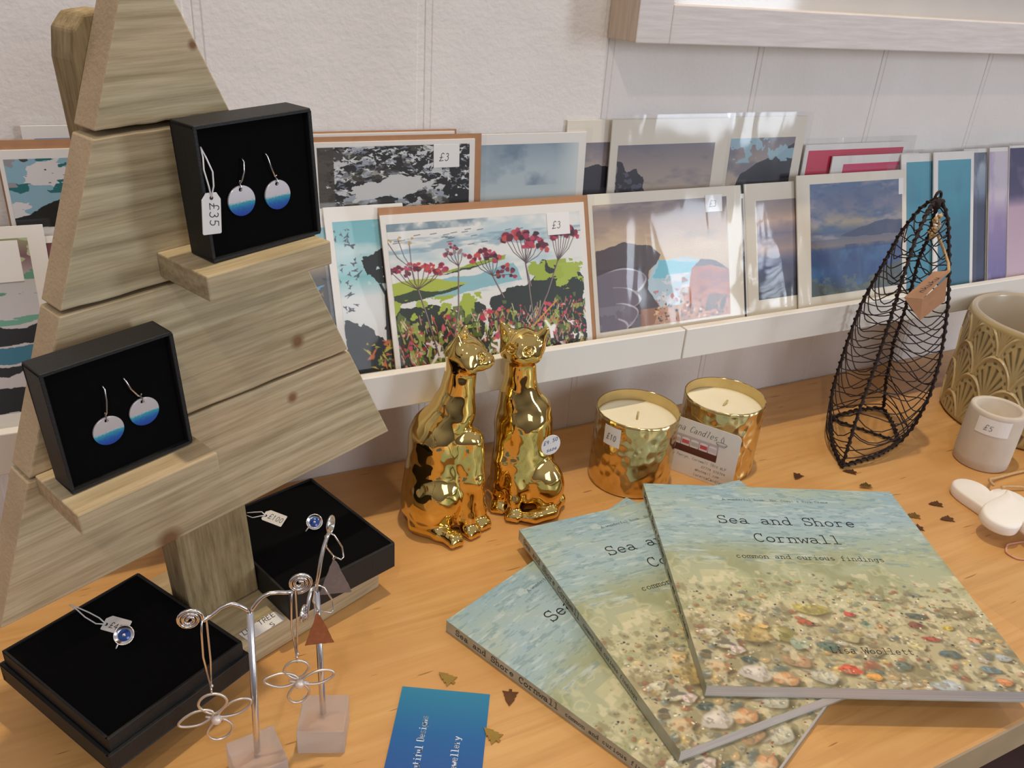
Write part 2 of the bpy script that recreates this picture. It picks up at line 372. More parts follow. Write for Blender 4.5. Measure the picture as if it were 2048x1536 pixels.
tt.set(Roughness=.36, Coat_Weight=.25, Coat_Roughness=.3); tt.bump(g3, .08, .0004)
table_m = tt.m
edge_m = simple('table_edge', rgb(188, 160, 122), .5, 0, .08, 30)
wt = NT('painted_wall'); h1 = wt.noise(wt.co(), 260, 3, .55); h2 = wt.noise(wt.co(), 55, 3, .6)
wt.base(wt.ramp(wt.noise(wt.co(), 9, 3), [(.3, rgb(226, 219, 212)), (.7, rgb(236, 230, 224))])); wt.set(Roughness=.62)
hm = wt.n('Math', operation='MULTIPLY_ADD'); hm.inputs[1].default_value = .6; wt.l(h1, hm.inputs[0]); wt.l(h2, hm.inputs[2]); wt.bump(hm.outputs[0], .45, .0012)
wall_m = wt.m
white_sat = simple('white_satin_paint', rgb(232, 228, 220), .32, 0, .01, 20)
frame_m = NT('limed_white_wood'); _f = frame_m.noise(frame_m.co((6, 90, 90)), 4, 4, .6); frame_m.base(frame_m.ramp(_f, [(.3, rgb(212, 202, 196)), (.7, rgb(230, 222, 218))])); frame_m.set(Roughness=.6); frame_m.bump(_f, .2, .0006); frame_m = frame_m.m
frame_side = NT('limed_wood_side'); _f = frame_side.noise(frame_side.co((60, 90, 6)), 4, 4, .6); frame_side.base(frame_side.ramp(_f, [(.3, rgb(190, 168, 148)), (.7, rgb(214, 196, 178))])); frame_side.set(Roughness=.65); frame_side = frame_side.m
black_card = simple('black_textured_card', rgb(13, 13, 14), .6, 0, .1, 80, .25, 900)
black_foam = simple('black_foam', rgb(7, 7, 8), .95, 0, .1, 200)
black_foam.node_tree.nodes['Principled BSDF'].inputs['Specular IOR Level'].default_value = .1
silver = simple('silver_wire', rgb(225, 222, 220), .22, 1.0, .03, 50)
silver_matt = simple('matt_silver', rgb(222, 214, 206), .42, 1.0, .04, 80)
kraft = simple('kraft_paper', rgb(176, 130, 94), .85, 0, .06, 150)
card_w = simple('white_card', rgb(232, 228, 222), .6, 0, .01, 30)
card_c = simple('cream_card', rgb(224, 216, 200), .6, 0, .01, 30)
white_sticker = simple('white_sticker', rgb(236, 234, 232), .5, 0, .01, 30)
ink = simple('black_ink', rgb(34, 32, 34), .6, 0, .02, 30)
ink_blue = simple('blue_ink', rgb(40, 50, 150), .6, 0, .02, 30)
grey_ink = simple('grey_ink', rgb(80, 78, 80), .6, 0, .02, 30)
white_ink = simple('white_ink', rgb(235, 240, 245), .5, 0, .02, 30)
string_m = simple('white_string', rgb(228, 226, 224), .8, 0, .05, 300)
jute = simple('jute_twine', rgb(196, 160, 112), .9, 0, .15, 500, .5, 900)
pt = NT('art_print'); at = pt.n('Attribute', attribute_name='paint'); pt.l(at.outputs['Color'], pt.p.inputs['Base Color']); pt.set(Roughness=.45); art_m = pt.m
pt = NT('book_cover_print'); at = pt.n('Attribute', attribute_name='paint'); pt.l(at.outputs['Color'], pt.p.inputs['Base Color']); pt.set(Roughness=.38, Coat_Weight=.15, Coat_Roughness=.3); cover_m = pt.m
pages_m = NT('book_pages'); _f = pages_m.noise(pages_m.co((3, 3, 900)), 4, 2); pages_m.base(pages_m.ramp(_f, [(.3, rgb(190, 178, 168)), (.7, rgb(222, 212, 204))])); pages_m.set(Roughness=.8); pages_m = pages_m.m
spine_m = NT('book_spine_print'); _f = spine_m.noise(spine_m.co(), 60, 4); spine_m.base(spine_m.ramp(_f, [(.3, rgb(160, 160, 136)), (.7, rgb(196, 196, 176))])); spine_m.set(Roughness=.45); spine_m = spine_m.m
# clear film: transparent with a glossy skin
def film(name, fac=.16, seed=0.0, tint=(1, 1, 1, 1), wav=1.0):
    t = NT(name); t.t.nodes.remove(t.p); out = [n for n in t.t.nodes if n.type == 'OUTPUT_MATERIAL'][0]
    tr = t.n('BsdfTransparent'); tr.inputs['Color'].default_value = (.97, .97, .97, 1)
    gl = t.n('BsdfGlossy'); gl.inputs['Roughness'].default_value = .07; gl.inputs['Color'].default_value = tint
    mx = t.n('MixShader'); lw = t.n('LayerWeight'); lw.inputs['Blend'].default_value = .22
    mr = t.n('MapRange'); mr.inputs['To Min'].default_value = fac * .6; mr.inputs['To Max'].default_value = min(1, fac * 4.5)
    t.l(lw.outputs['Fresnel'], mr.inputs['Value']); t.l(mr.outputs['Result'], mx.inputs['Fac'])
    n_ = t.noise(t.co((6, 6, 1.6), (0, .65, 0)), 4.5, 2, .45, .6); b = t.n('Bump'); b.inputs['Strength'].default_value = .3 * wav; b.inputs['Distance'].default_value = .004
    t.l(n_, b.inputs['Height']); t.l(b.outputs['Normal'], gl.inputs['Normal']); t.l(b.outputs['Normal'], lw.inputs['Normal'])
    t.l(tr.outputs[0], mx.inputs[1]); t.l(gl.outputs[0], mx.inputs[2]); t.l(mx.outputs[0], out.inputs['Surface'])
    return t.m
film_m = film('clear_sleeve_film', .03)
gold_t = NT('polished_gold_glaze'); gold_t.base(rgb(228, 196, 118)); gold_t.set(Metallic=1.0, Roughness=.06); gold_t.bump(gold_t.noise(gold_t.co(), 55, 2), .12, .002)
gold = gold_t.m
ham = NT('hammered_brass'); vo = ham.n('TexVoronoi', feature='SMOOTH_F1'); vo.inputs['Scale'].default_value = 120; vo.inputs['Smoothness'].default_value = .6; ham.l(ham.co((1, 1, .85)), vo.inputs['Vector'])
ham.base(ham.ramp(ham.noise(ham.co(), 40, 2), [(.3, rgb(214, 186, 128)), (.7, rgb(228, 206, 152))])); ham.set(Metallic=1.0, Roughness=.2); ham.bump(vo.outputs['Distance'], .55, .0035); ham = ham.m
brass_in = simple('brushed_brass_inside', rgb(206, 186, 136), .42, 1.0, .06, 60)
wax = simple('cream_wax', rgb(240, 232, 206), .5, 0, .015, 30); wax.node_tree.nodes['Principled BSDF'].inputs['Subsurface Weight'].default_value = .25
wax.node_tree.nodes['Principled BSDF'].inputs['Subsurface Radius'].default_value = (.01, .008, .005)
wick_m = simple('cotton_wick', rgb(196, 178, 128), .9, 0, .1, 500)
rust = simple('dark_rusty_wire', rgb(48, 36, 34), .6, .5, .3, 300, .4, 900)
concrete = simple('pale_concrete', rgb(204, 192, 176), .85, 0, .05, 50, .12, 300)
heart_m = simple('white_painted_wood', rgb(240, 234, 226), .55, 0, .015, 60)
acr = NT('frosted_acrylic'); acr.base(rgb(246, 238, 234)); acr.set(Roughness=.38, Transmission_Weight=.8, IOR=1.3, Subsurface_Weight=0.0); acr.bump(acr.noise(acr.co(), 240, 3), .2, .0005); acr = acr.m

# ------------------------------------------------------------------ the setting
prof = []
gx = [7.7 + 15.55 * k for k in range(-5, 11)]
xs = [(-90.0, 0.0)]
for g in gx: xs += [(g - .6, 0), (g - .5, .05), (g - .07, .06), (g, .14), (g + .07, .06), (g + .5, .05), (g + .6, 0)]
xs += [(175.0, 0.0)]
pts = [(x, y) for x, y in xs] + [(175, 6), (-90, 6)]
mb = MB(); mb.prismz(pts, -75, 170); tag(mb.build('wall_back', wall_m), kind='structure')
mb = MB(); mb.box(-140, 220, -330, 0, -78, -75)
tag(mb.build('floor', simple('dark_floor', rgb(70, 46, 40), .6, 0, .15, 8)), kind='structure')
table = empty('wooden_table', (40, -21, -75), 'long honey-coloured wooden display table against the white wall', 'table')
def rel(o, p): o.parent = p; o.matrix_parent_inverse = Matrix.Translation(-Vector(p.location)); return o
mb = MB(); mb.box(-60, 150, -42.3, -0.02, -3.0, 0); tt_o = rel(mb.build('tabletop', table_m, bevel=.25), table); tt_o.data.materials.append(edge_m)
for p in tt_o.data.polygons:
    if p.normal.y < -.6: p.material_index = 1
for x in (-54, 144):
    for y in (-38, -6):
        mb = MB(); mb.box(x - 3, x + 3, y - 3, y + 3, -75, -3); rel(mb.build('leg', table_m, bevel=.3), table)
mb = MB(); mb.box(-50, 140, -38.2, -36.2, -12, -3.02); rel(mb.build('apron', edge_m), table)

# picture ledges
LP = 9.75
def ledge(x0, x1, label):
    r = empty('picture_ledge', ((x0 + x1) / 2, -3.8, LP), label, 'shelf', 'white picture ledges on the wall'); h = (x1 - x0) / 2
    mb = MB(); mb.box(-h, h, -3.0, 3.78, 0, .9); mb.build('shelf_board', white_sat, r, bevel=.05)
    mb = MB(); mb.box(-h, h, -3.8, -3.01, 0, 2.85); mb.build('front_lip', white_sat, r, bevel=.08)
    mb = MB(); mb.box(-h, h, 2.9, 3.78, .91, 4.5); mb.build('back_rail', white_sat, r, bevel=.05)
    return r
ledge(-60, 45.0, 'white wall-mounted picture ledge on the left, holding the flower card')
ledge(45.18, 150, 'white wall-mounted picture ledge on the right, behind the wire basket')

# framed picture high on the wall
fr = empty('framed_picture', (92, -2, 35.3), 'large pale limed-wood box frame with glass, hung above the cards', 'picture frame')
mb = MB(); mb.box(-50.39, 50.39, -2, 1.95, 0, 2.8); mb.build('frame_rail', frame_m, fr, bevel=.1)
mb = MB(); mb.box(-53.5, -50.4, -2, 1.95, 0, 63.1); o = mb.build('frame_stile', frame_m, fr, bevel=.1); o.data.materials.append(frame_side)
for p in o.data.polygons:
    if p.normal.x < -.6: p.material_index = 1
mb = MB(); mb.box(50.4, 53.5, -2, 1.95, 0, 63.1); mb.build('frame_stile', frame_m, fr, bevel=.1)
mb = MB(); mb.box(-50.39, 50.39, -2, 1.95, 60, 63.1); mb.build('frame_rail', frame_m, fr, bevel=.1)
mb = MB(); mb.box(-50.4, 50.4, 0.9, 1.9, 2.8, 60); mb.build('mount_board', simple('pale_mount', rgb(214, 208, 200), .7, 0, .03, 12), fr)
mb = MB(); mb.box(-50.4, 50.4, -1.3, -1.1, 2.8, 60); mb.build('glass_pane', film('frame_glass_film', .02, wav=0), fr)

# ------------------------------------------------------------------ greeting cards
def art_flowers(h=330, w_=430):
    c = Cv(h, w_, 1.3, (226, 226, 222)); sky = c.n(3, 11, 4, 3)
    c.mix(np.clip((sky - .52) * 5, 0, 1) * (c.V < .5), (168, 196, 206), .7)
    c.mix((c.V < .05) * np.clip((c.n(7, 4) - .45) * 6, 0, 1) * np.clip((.62 - c.U) * 6, 0, 1), (100, 126, 142), .8)
    c.mix(((c.V > .1) & (c.V < .2)) * np.clip((c.n(5, 9, 4, 4) - .52) * 8, 0, 1), (128, 160, 178), .7)
    for i in range(26): x = c.r.rand(); y = .06 + c.r.rand() * .12; c.line([(x, y), (x + .03, y - .004)], .0018, (60, 66, 74), .8)
    c.poly([(0, .41), (.42, .37), (.62, .33), (.66, .45), (.3, .5), (0, .5)], (120, 178, 190), .02, 8, 3, .8)
    c.poly([(.14, .375), (.4, .30), (.58, .262), (.57, .29), (.36, .335), (.14, .375)], (150, 170, 50), .01, 16, 5); c.poly([(.2, .365), (.38, .325), (.5, .30), (.38, .34)], (44, 60, 34), .01, 20, 6)
    c.poly([(0, .38), (.18, .37), (.37, .43), (.3, .455), (0, .49)], (172, 186, 62), .012, 14, 7); c.poly([(0, .47), (.1, .44), (.22, .47), (.36, .435), (.3, .475), (.12, .51), (0, .53)], (52, 66, 34), .01, 18, 8)
    c.poly([(.44, .72), (.5, .55), (.58, .5), (.68, .5), (.72, .4), (.78, .33), (.88, .36), (.98, .44), (1.0, .52), (1.0, 1), (.4, 1)], (34, 42, 30), .035, 12, 9)
    c.mix(((c.V + (c.U - .8) ** 2 * 1.2 < .47) & (c.U > .68) & (c.V > .33)) * (c.n(16, 21) > .44), (158, 176, 50)); c.mix(((c.U > .84) & (c.V < .55) & (c.V > .36)) * (c.n(18, 23) > .52), (166, 184, 60))
    c.poly([(0, .52), (.08, .55), (.2, .56), (.3, .6), (.42, .58), (.45, .72), (.45, 1), (0, 1)], (38, 46, 30), .04, 10, 10)
    c.mix(((c.V > .5) & (c.V < .74) & (c.U < .46)) * (c.n(13, 31) > .53), (164, 182, 56)); c.mix(((c.V > .58)) * (c.n(18, 33, 3, .5) > .6), (96, 112, 40), .9)
    c.mix(((c.V > .66)) * (c.n(26, 34, 3, .4) > .62), (176, 190, 84), .8)
    r = c.r
    for i in range(420):
        x = r.rand(); y = .66 + r.rand() * .36; a = r.uniform(-.5, .5); L = .02 + r.rand() * .05
        c.line([(x, y), (x + math.sin(a) * L, y - math.cos(a) * L)], .0016 + r.rand() * .0014, [(214, 206, 150), (150, 170, 70), (196, 100, 70), (224, 216, 206), (120, 60, 60), (200, 140, 130)][r.randint(6)], .9)
    c.specks(300, (0.02, .62, .99, 1), .0052, [(160, 40, 68), (196, 70, 90), (206, 94, 46), (180, 50, 50), (216, 150, 146), (100, 22, 38), (170, 170, 80), (34, 38, 28), (30, 32, 26)], 5)
    c.specks(45, (.05, .6, .98, .95), .0085, [(200, 70, 96), (222, 100, 116), (190, 40, 70)], 6)
    c.specks(22, (.1, .66, .98, .98), .012, [(232, 230, 228), (244, 240, 236)], 8, .5)
    def umbel(x, y, cx, cy, n, wd, cols, stem, sz=.011):
        c.line([(cx, cy)] + stem, .0036, (78, 62, 62)); c.line([(cx + .002, cy)] + [(a + .002, b) for a, b in stem], .0012, (196, 170, 170))
        for k in range(n):
            px = x + wd * (k / (n - 1) - .5); py = y + .03 * (r.rand() - .5) + abs(k / (n - 1) - .5) * .05
            c.line([(cx, cy), ((px + cx) / 2 + (px - cx) * .12, (py * .45 + cy * .55)), (px, py)], .0018, (84, 60, 64))
            for q in range(5): c.blob(px + r.uniform(-.018, .018), py + r.uniform(-.03, .02), sz * (.7 + r.rand() * .6), sz * (.7 + r.rand() * .6), cols[r.randint(len(cols))], 0, 1, .3, .07)
    red = [(132, 26, 52), (166, 40, 72), (100, 20, 38), (196, 72, 60), (60, 22, 34), (180, 56, 84)]
    umbel(.13, .3, .12, .44, 9, .25, red, [(.15, .62), (.19, .9)]); umbel(.31, .19, .33, .31, 5, .09, [(150, 130, 130), (190, 60, 80), (90, 70, 74)], [(.31, .6), (.24, .98)], .008)
    umbel(.47, .25, .5, .40, 6, .13, red, [(.55, .56)]); umbel(.66, .14, .68, .33, 7, .15, red, [(.69, .5), (.70, .78)], .014); umbel(.74, .2, .68, .34, 4, .10, red, [(.7, .5)], .013)
    umbel(.9, .13, .86, .34, 8, .13, red, [(.79, .56), (.70, .78)], .014); umbel(.57, .37, .5, .4, 3, .06, red, [(.5, .4)]); umbel(.05, .1, .1, .3, 3, .1, [(190, 150, 90), (200, 170, 120)], [(.11, .4)], .005)
    c.line([(.70, .78), (.84, .62)], .004, (214, 150, 60))
    return c.a
def art_beach(h=240, w_=300):
    c = Cv(h, w_, 1.26).grad([(0, (128, 118, 122)), (.22, (182, 160, 140)), (.38, (206, 186, 158)), (.5, (206, 186, 158)), (1, (150, 110, 80))])
    c.mix(np.clip((c.n(3, 3, 4, 3) - .5) * 3, 0, 1) * (c.V < .35), (110, 108, 122), .6)
    c.mix(np.clip((c.n(3, 8, 4, 2.5) - .55) * 4, 0, 1) * (c.V < .42), (222, 204, 178), .6)
    c.poly([(.42, .46), (.62, .47), (.8, .5), (.74, .62), (.66, .8), (.6, .95), (.4, 1), (.36, .7)], (188, 206, 214), .03, 12, 5)
    c.poly([(.44, .48), (.75, .52), (.68, .62), (.4, .62)], (120, 190, 206), .03, 10, 6, .8); c.mix(((c.U > .36) & (c.U < .68) & (c.V > .6)) * (c.n(14, 8) > .56), (226, 224, 226), .9)
    c.mix(((c.U > .4) & (c.U < .68) & (c.V > .72)) * (c.n(22, 18) > .62), (196, 120, 120), .8)
    c.poly([(0, .36), (.16, .32), (.2, .305), (.4, .35), (.47, .43), (.44, .5), (.38, .55), (.36, .7), (.44, .86), (.4, 1), (0, 1)], (74, 60, 58), .012, 12, 8)
    c.poly([(0, .5), (.36, .5), (.34, .56), (0, .56)], (56, 46, 50), .02, 8, 9, .7)
    for (x, y, rx) in ((.16, .62, .20), (.12, .76, .18), (.14, .89, .14), (.06, .99, .14)):
        c.blob(x, y, rx, .085, (190, 184, 188), 0, 1, .05, .04); c.blob(x - .012, y, rx, .08, (112, 100, 108), 0, 1, .05, .04)
    c.poly([(0, .57), (.1, .55), (.14, 1), (0, 1)], (108, 98, 108)); c.mix((c.U < .3) * (c.V > .8) * (c.n(5, 2) > .5), (150, 146, 158), .4)
    c.poly([(.7, .58), (.78, .5), (.9, .53), (1, .62), (1, 1), (.62, 1)], (160, 92, 66), .012, 10, 12); c.poly([(.72, .56), (.78, .5), (.9, .53), (1, .62), (.86, .56)], (70, 54, 62), .008, 14, 13)
    c.mix(((c.U > .6) & (c.V > .72)) * np.clip((c.V - .6) * 2, 0, 1), (200, 136, 74), .8); c.mix(((c.U > .62) & (c.V > .58)) * (c.n(9, 14, 4, 3) > .58), (120, 60, 50), .6)
    c.mix((c.V > .86) & (c.U > .3), (176, 122, 80), .7)
    c.specks(120, (.4, .82, .98, 1), .006, [(70, 44, 36), (100, 60, 44), (226, 190, 150), (50, 40, 50)], 3); c.specks(20, (.82, .82, .95, .93), .014, [(70, 46, 30), (96, 64, 34)], 4)
    m_ = c.a.mean(2, keepdims=True); return (m_ + (c.a - m_) * 1.3) * .93
def art_tree(h=300, w_=130):
    c = Cv(h, w_, .42).grad([(0, (112, 178, 188)), (.2, (196, 220, 222)), (.34, (150, 200, 208)), (.36, (130, 192, 196)), (.5, (222, 226, 226)), (1, (226, 226, 224))])
    c.mix(np.clip((c.n(3, 3, 4, 3) - .45) * 5, 0, 1) * (c.V < .3), (120, 184, 194), .8); c.mix(np.clip((c.n(3, 9, 4, 2) - .5) * 6, 0, 1) * (c.V < .4), (236, 238, 238), .9)
    c.poly([(.34, .26), (.5, .2), (.8, .19), (1, .2), (1, .36), (.8, .42), (.6, .44), (.42, .34)], (34, 36, 34), .05, 14, 4)
    c.line([(.78, .4), (.7, .5), (.66, .8), (.62, .98)], .045, (34, 36, 34)); c.line([(.55, .36), (.68, .5)], .02, (34, 36, 34)); c.line([(.92, .38), (.74, .5)], .02, (34, 36, 34)); c.line([(.62, .72), (.8, .62)], .02, (34, 36, 34))
    c.mix(((c.V > .2) & (c.V < .42)) * (c.n(16, 7) > .7), (190, 216, 222))
    c.poly([(0, .62), (.2, .68), (.3, .66), (.6, .8), (.8, .76), (1, .84), (1, 1), (0, 1)], (30, 32, 30), .07, 14, 5); c.specks(40, (.3, .8, 1, 1), .02, [(196, 176, 60), (206, 110, 60), (120, 140, 60)], 3, .3, 4)
    c.specks(30, (0, .05, .3, .6), .014, [(60, 64, 70)], 4, .4, 3); return c.a
def art_storm(seed=1, warm=.5, h=240, w_=240):
    c = Cv(h, w_, 1.2).grad([(0, (104, 126, 158)), (.22, (128, 130, 152)), (.36, (178, 168, 152)), (.44, (92, 108, 136)), (.56, (140, 130, 132)), (.6, (60, 84, 124)), (.82, (44, 80, 130)), (1, (66, 84, 98))])
    c.mix(np.clip((c.n(4, seed, 4, 2.5) - .45) * 4, 0, 1) * (c.V < .45), (78, 100, 138), .75); c.mix(np.clip((c.n(4, seed + 4, 4, 3) - .52) * 5, 0, 1) * (c.V < .5), (180, 172, 180), .7)
    c.poly([(.5, .42), (.8, .36), (1, .38), (1, .5), (.5, .5), (.3, .48)], (62, 72, 100), .012, 10, seed + 6, .8); c.mix(np.clip((c.n(5, seed + 8) - .5) * 5, 0, 1) * (c.V > .6), (84, 128, 168), .6)
    c.mix(np.clip((c.n(6, seed + 11) - .55) * 6, 0, 1) * (c.V > .56), (26, 56, 108), .7)
    c.poly([(0, .86), (.12, .9), (.4, .97), (.62, .93), (.7, .85), (.85, .8), (1, .74), (1, 1), (0, 1)], (84, 92, 84), .03, 14, seed + 9, .9)
    c.mix((c.V > .84) * (c.n(20, seed + 19) > .6), (120, 124, 116), .6); m_ = c.a.mean(2, keepdims=True); return (m_ + (c.a - m_) * 1.35) * .84
def art_leaves(h=230, w_=360):
    c = Cv(h, w_, 1.1, (44, 42, 40)); n = c.n(14, 3, 4, 1, .6); c.mix(n > .52, (204, 206, 206)); c.mix((c.n(9, 8) > .56) & (n > .5), (150, 158, 168), .8)
    c.mix((c.n(8, 12) > .6), (100, 98, 84), .5); c.mix((c.U < .1), (70, 62, 54), .9); c.mix((c.U > .86) * (c.n(20, 9) < .6), (38, 38, 38))
    c.specks(260, (.05, 0, 1, .6), .008, [(216, 218, 218), (120, 126, 140), (34, 34, 32)], 5, .4, 2.4); c.poly([(.2, .52), (.5, .38), (.74, .5), (.6, .66), (.2, .7)], (208, 208, 206), .08, 12, 6); return c.a
def art_mist(h=150, w_=240):
    c = Cv(h, w_, 1.2).grad([(0, (140, 158, 172)), (.35, (176, 192, 198)), (1, (206, 214, 212))]); m = np.clip((c.n(3, 5, 5) - .42) * 3.5, 0, 1) * np.clip(1.1 - abs(c.U - .4) * 2.2, 0, 1)
    c.mix(m * (c.V < .6), (104, 124, 146), .8); c.mix(np.clip((c.U - .75) * 4, 0, 1), (214, 220, 216), .8); return c.a
def art_rocks(kind=0, h=180, w_=260):
    c = Cv(h, w_, 1.1).grad([(0, (120, 112, 118)), (.3, (164, 148, 140)), (.62, (196, 176, 152)), (1, (180, 160, 140))]); c.mix(np.clip((c.n(3, 3 + kind, 4, 2) - .48) * 4, 0, 1) * (c.V < .5), (112, 108, 122), .7)
    dk = (46, 42, 50)
    if kind == 0: c.poly([(0, .16), (.06, .2), (.1, .3), (.2, .26), (.26, .34), (.3, .5), (.36, .62), (.2, .7), (0, .7)], dk, .02, 16, 4); c.mix(((c.U < .3) & (c.V > .3) & (c.V < .6)) * (c.n(18, 6) > .62), (96, 92, 108), .8)
    if kind == 1: c.poly([(.2, .45), (.45, .3), (.75, .22), (.9, .12), (1, .08), (1, .7), (.1, .7)], dk, .015, 12, 4); c.mix((c.V < .3) & (c.n(5, 8) > .56), (150, 184, 196), .9)
    if kind == 2: c.poly([(0, .4), (.3, .3), (.6, .36), (.7, .2), (.85, .5), (1, .8), (0, .8)], dk, .02, 16, 4)
    return c.a
def art_clouds(h=260, w_=180):
    c = Cv(h, w_, .95, (220, 216, 216)); c.mix(c.n(4, 4) > .52, (140, 178, 194)); c.mix((c.n(5, 9) > .57) & (c.V < .5), (34, 110, 112)); c.mix((c.n(5, 15) > .57) & (c.V < .4), (150, 148, 152)); c.mix((c.n(7, 19) > .66) & (c.V < .25), (60, 62, 60))
    c.poly([(0, .84), (.12, .8), (.22, .7), (.36, .6), (.6, .56), (1, .52), (1, 1), (0, 1)], (24, 26, 22), .02, 14, 5); c.specks(16, (.3, .62, 1, .95), .012, [(110, 130, 50), (60, 84, 40)], 6, .4, 3); return c.a
def art_coast(h=320, w_=150):
    c = Cv(h, w_, .5).grad([(0, (150, 150, 110)), (.1, (120, 84, 90)), (.24, (190, 190, 186)), (.3, (196, 196, 200)), (.45, (204, 200, 206)), (1, (196, 190, 196))]); c.mix((c.V < .2) & (c.n(5, 3) > .5), (176, 186, 140))
    c.mix(((c.V > .15) & (c.V < .32)) * (c.n(5, 7, 4, 3) > .6), (96, 150, 124)); c.mix(((c.V > .42) & (c.V < .5)) * (c.n(4, 8, 4, 6) > .56), (110, 170, 150))
    c.poly([(0, .56), (.5, .53), (1, .5), (1, .6), (.4, .62), (.5, .7), (.9, .74), (.6, .78), (.3, .68), (0, .66)], (20, 22, 22), .03, 12, 5); c.poly([(.3, .64), (1, .6), (1, .72), (.6, .72)], (40, 110, 140), .02, 10, 6, .9); c.poly([(0, .84), (.5, .86), (1, .84), (1, 1), (0, 1)], (20, 20, 20), .02, 12, 7); return c.a
def art_teal(seed=1, h=260, w_=110):
    c = Cv(h, w_, .4).grad([(0, (60, 150, 170)), (.3, (34, 124, 148)), (1, (20, 100, 128))]); c.mix(np.clip((c.n(3, seed, 4, .4) - .45) * 4, 0, 1), (70, 160, 182), .5); return c.a
def art_grad(st, seed, h=200, w_=110, col=(90, 110, 160), k=.6):
    c = Cv(h, w_, .5).grad(st); c.mix(np.clip((c.n(4, seed) - .48) * 6, 0, 1), col, k); return c.a
def art_blot(h=300, w_=110):
    c = Cv(h, w_, .4).grad([(0, (96, 170, 186)), (.2, (180, 206, 210)), (.26, (150, 130, 100)), (.34, (70, 58, 50)), (1, (40, 38, 36))]); c.specks(90, (0, .32, 1, 1), .03, [(70, 150, 190), (226, 224, 220), (120, 100, 70), (24, 24, 24)], 3, .4); return c.a

KF, KB = .34, .06
def card(label, x0, x1, zt, row, dy, art=None, ar=None, env=None, paper=None, sleeve=(.35, .45, .35), sticker=None, zb=None, roll=0.0, group='greeting cards on the picture ledges', th=.14, price='£3'):
    """x0,x1 card edges; zt top height; row F or B; dy shift toward the wall; ar = art rect (x0,x1,ztop,zbottom) in wall-view cm"""
    k = KF if row == 'F' else KB; yb = (-6.6 if row == 'F' else -1.75) + dy; zb = LP + .97 if zb is None else zb
    cs = math.cos(math.atan(k)); xm = (x0 + x1) / 2; y_at = yb + k * (zb - 10)
    up = Vector((0, k, 1)).normalized(); nr = Vector((0, -1, k)).normalized()
    M = frame((xm, y_at, zb), (1, 0, 0), -nr, up) @ Matrix.Rotation(math.radians(roll), 4, 'Y')
    r = empty('greeting_card', M=M, label=label, cat='greeting card', group=group)
    S = lambda z: (z - zb) / cs; H = S(zt); hw = (x1 - x0) / 2; paper = paper or card_w
    mb = MB(); mb.box(-hw, hw, -th, 0, 0, H); mb.build('card', paper, r, bevel=.015, bseg=1)
    if env:
        ex0, ex1, ez = env; mb = MB(); mb.box(-hw + ex0, hw + ex1, .01, .1, 0, H + ez); mb.build('envelope', kraft, r)
    if art is not None:
        a0, a1, az1, az0 = ar; u0, u1, s1, s0 = a0 - xm, a1 - xm, S(az1), S(az0); h, w_ = art.shape[:2]
        U, V = np.meshgrid(np.linspace(u0, u1, w_), np.linspace(s1, s0, h)); P = np.stack([U, np.full_like(U, -th - .012), V], -1)
        gridmesh('artwork', P, art_m, r, art, False)
    if sticker:
        sx, sz, sw, sh = sticker; mb = MB(); u, s_ = sx - xm, S(sz)
        pl = [(u - sw / 2, s_ - sh / 2), (u + sw / 2, s_ - sh / 2), (u + sw / 2, s_ + sh / 2), (u - sw / 2, s_ + sh / 2)]
        mb.prism(pl, -th - .05, -th - .02); st = mb.build('price_sticker', white_sticker, r, bevel=.012, bseg=1)
        if price:
            mb = MB(); write(mb, price, (u - sw * .3, -th - .056, s_ - sh * .22), (1, 0, .05), (0, 0, 1), (0, -1, 0), .62 * min(sh, 1.3) / 1.3, .42, .045, False, .15); mb.build('handwritten_price', ink, st)
    if sleeve:
        a, b, t_ = sleeve; n1, n2 = 26, 26; q = np.random.RandomState(int(abs(x0 * 10)) + 3)
        U, V = np.meshgrid(np.linspace(-hw - a, hw + b, n1), np.linspace(0, H + t_, n2)); wob = fbm(n2, n1, 3, 3, int(abs(x0 * 7)) + 1, 3)
        P = np.stack([U, -th - .06 - .11 * wob, V], -1); gridmesh('clear_sleeve', P, film_m, r, None, True)
    return r
# front row, left to right
card('large pale abstract coast card at the left edge of the photo, in front', -20.5, -2.6, 23.7, 'F', .1, art_coast(), (-10.5, -3.55, 23.0, 12.9), sticker=(-5.6, 21.7, 3.0, 2.5), env=None)
card('card with a dark red top edge, peeping out behind the wooden tree on the left', -9.5, 1.5, 22.9, 'F', .45, art_grad([(0, (100, 40, 44)), (.12, (110, 50, 52)), (.2, (206, 200, 206)), (1, (210, 206, 212))], 4, col=(180, 176, 186)), (-8.5, .8, 22.5, 12), sleeve=None)
card('narrow visible card with blue-speckled dark earth, right behind the wooden tree', 8.4, 15.55, 23.45, 'F', .72, art_blot(), (9.2, 15.3, 22.2, 12))
card('card with a black tree silhouette on a turquoise sky, left of the flower card', 13.9 + 1.1, 21.0, 23.6, 'F', .36, art_tree(), (15.55, 20.6, 22.6, 12.0))
card('large card of red wild flowers above a bay, behind the gold cats', 19.0, 36.45, 22.95, 'F', -.06, art_flowers(), (19.4, 35.95, 22.3, 11.6), env=(0.0, .75, .55), sleeve=(.1, .95, .6), sticker=(33.9, 21.45, 2.1, 1.75))
card('large card of a beach between a brown headland and an orange hill', 36.9, 53.2, 23.45, 'F', .05, art_beach(), (37.3, 51.5, 22.6, 12.55), paper=card_c, sleeve=(.2, .5, .5), sticker=(50.0, 22.1, 1.9, 1.5))
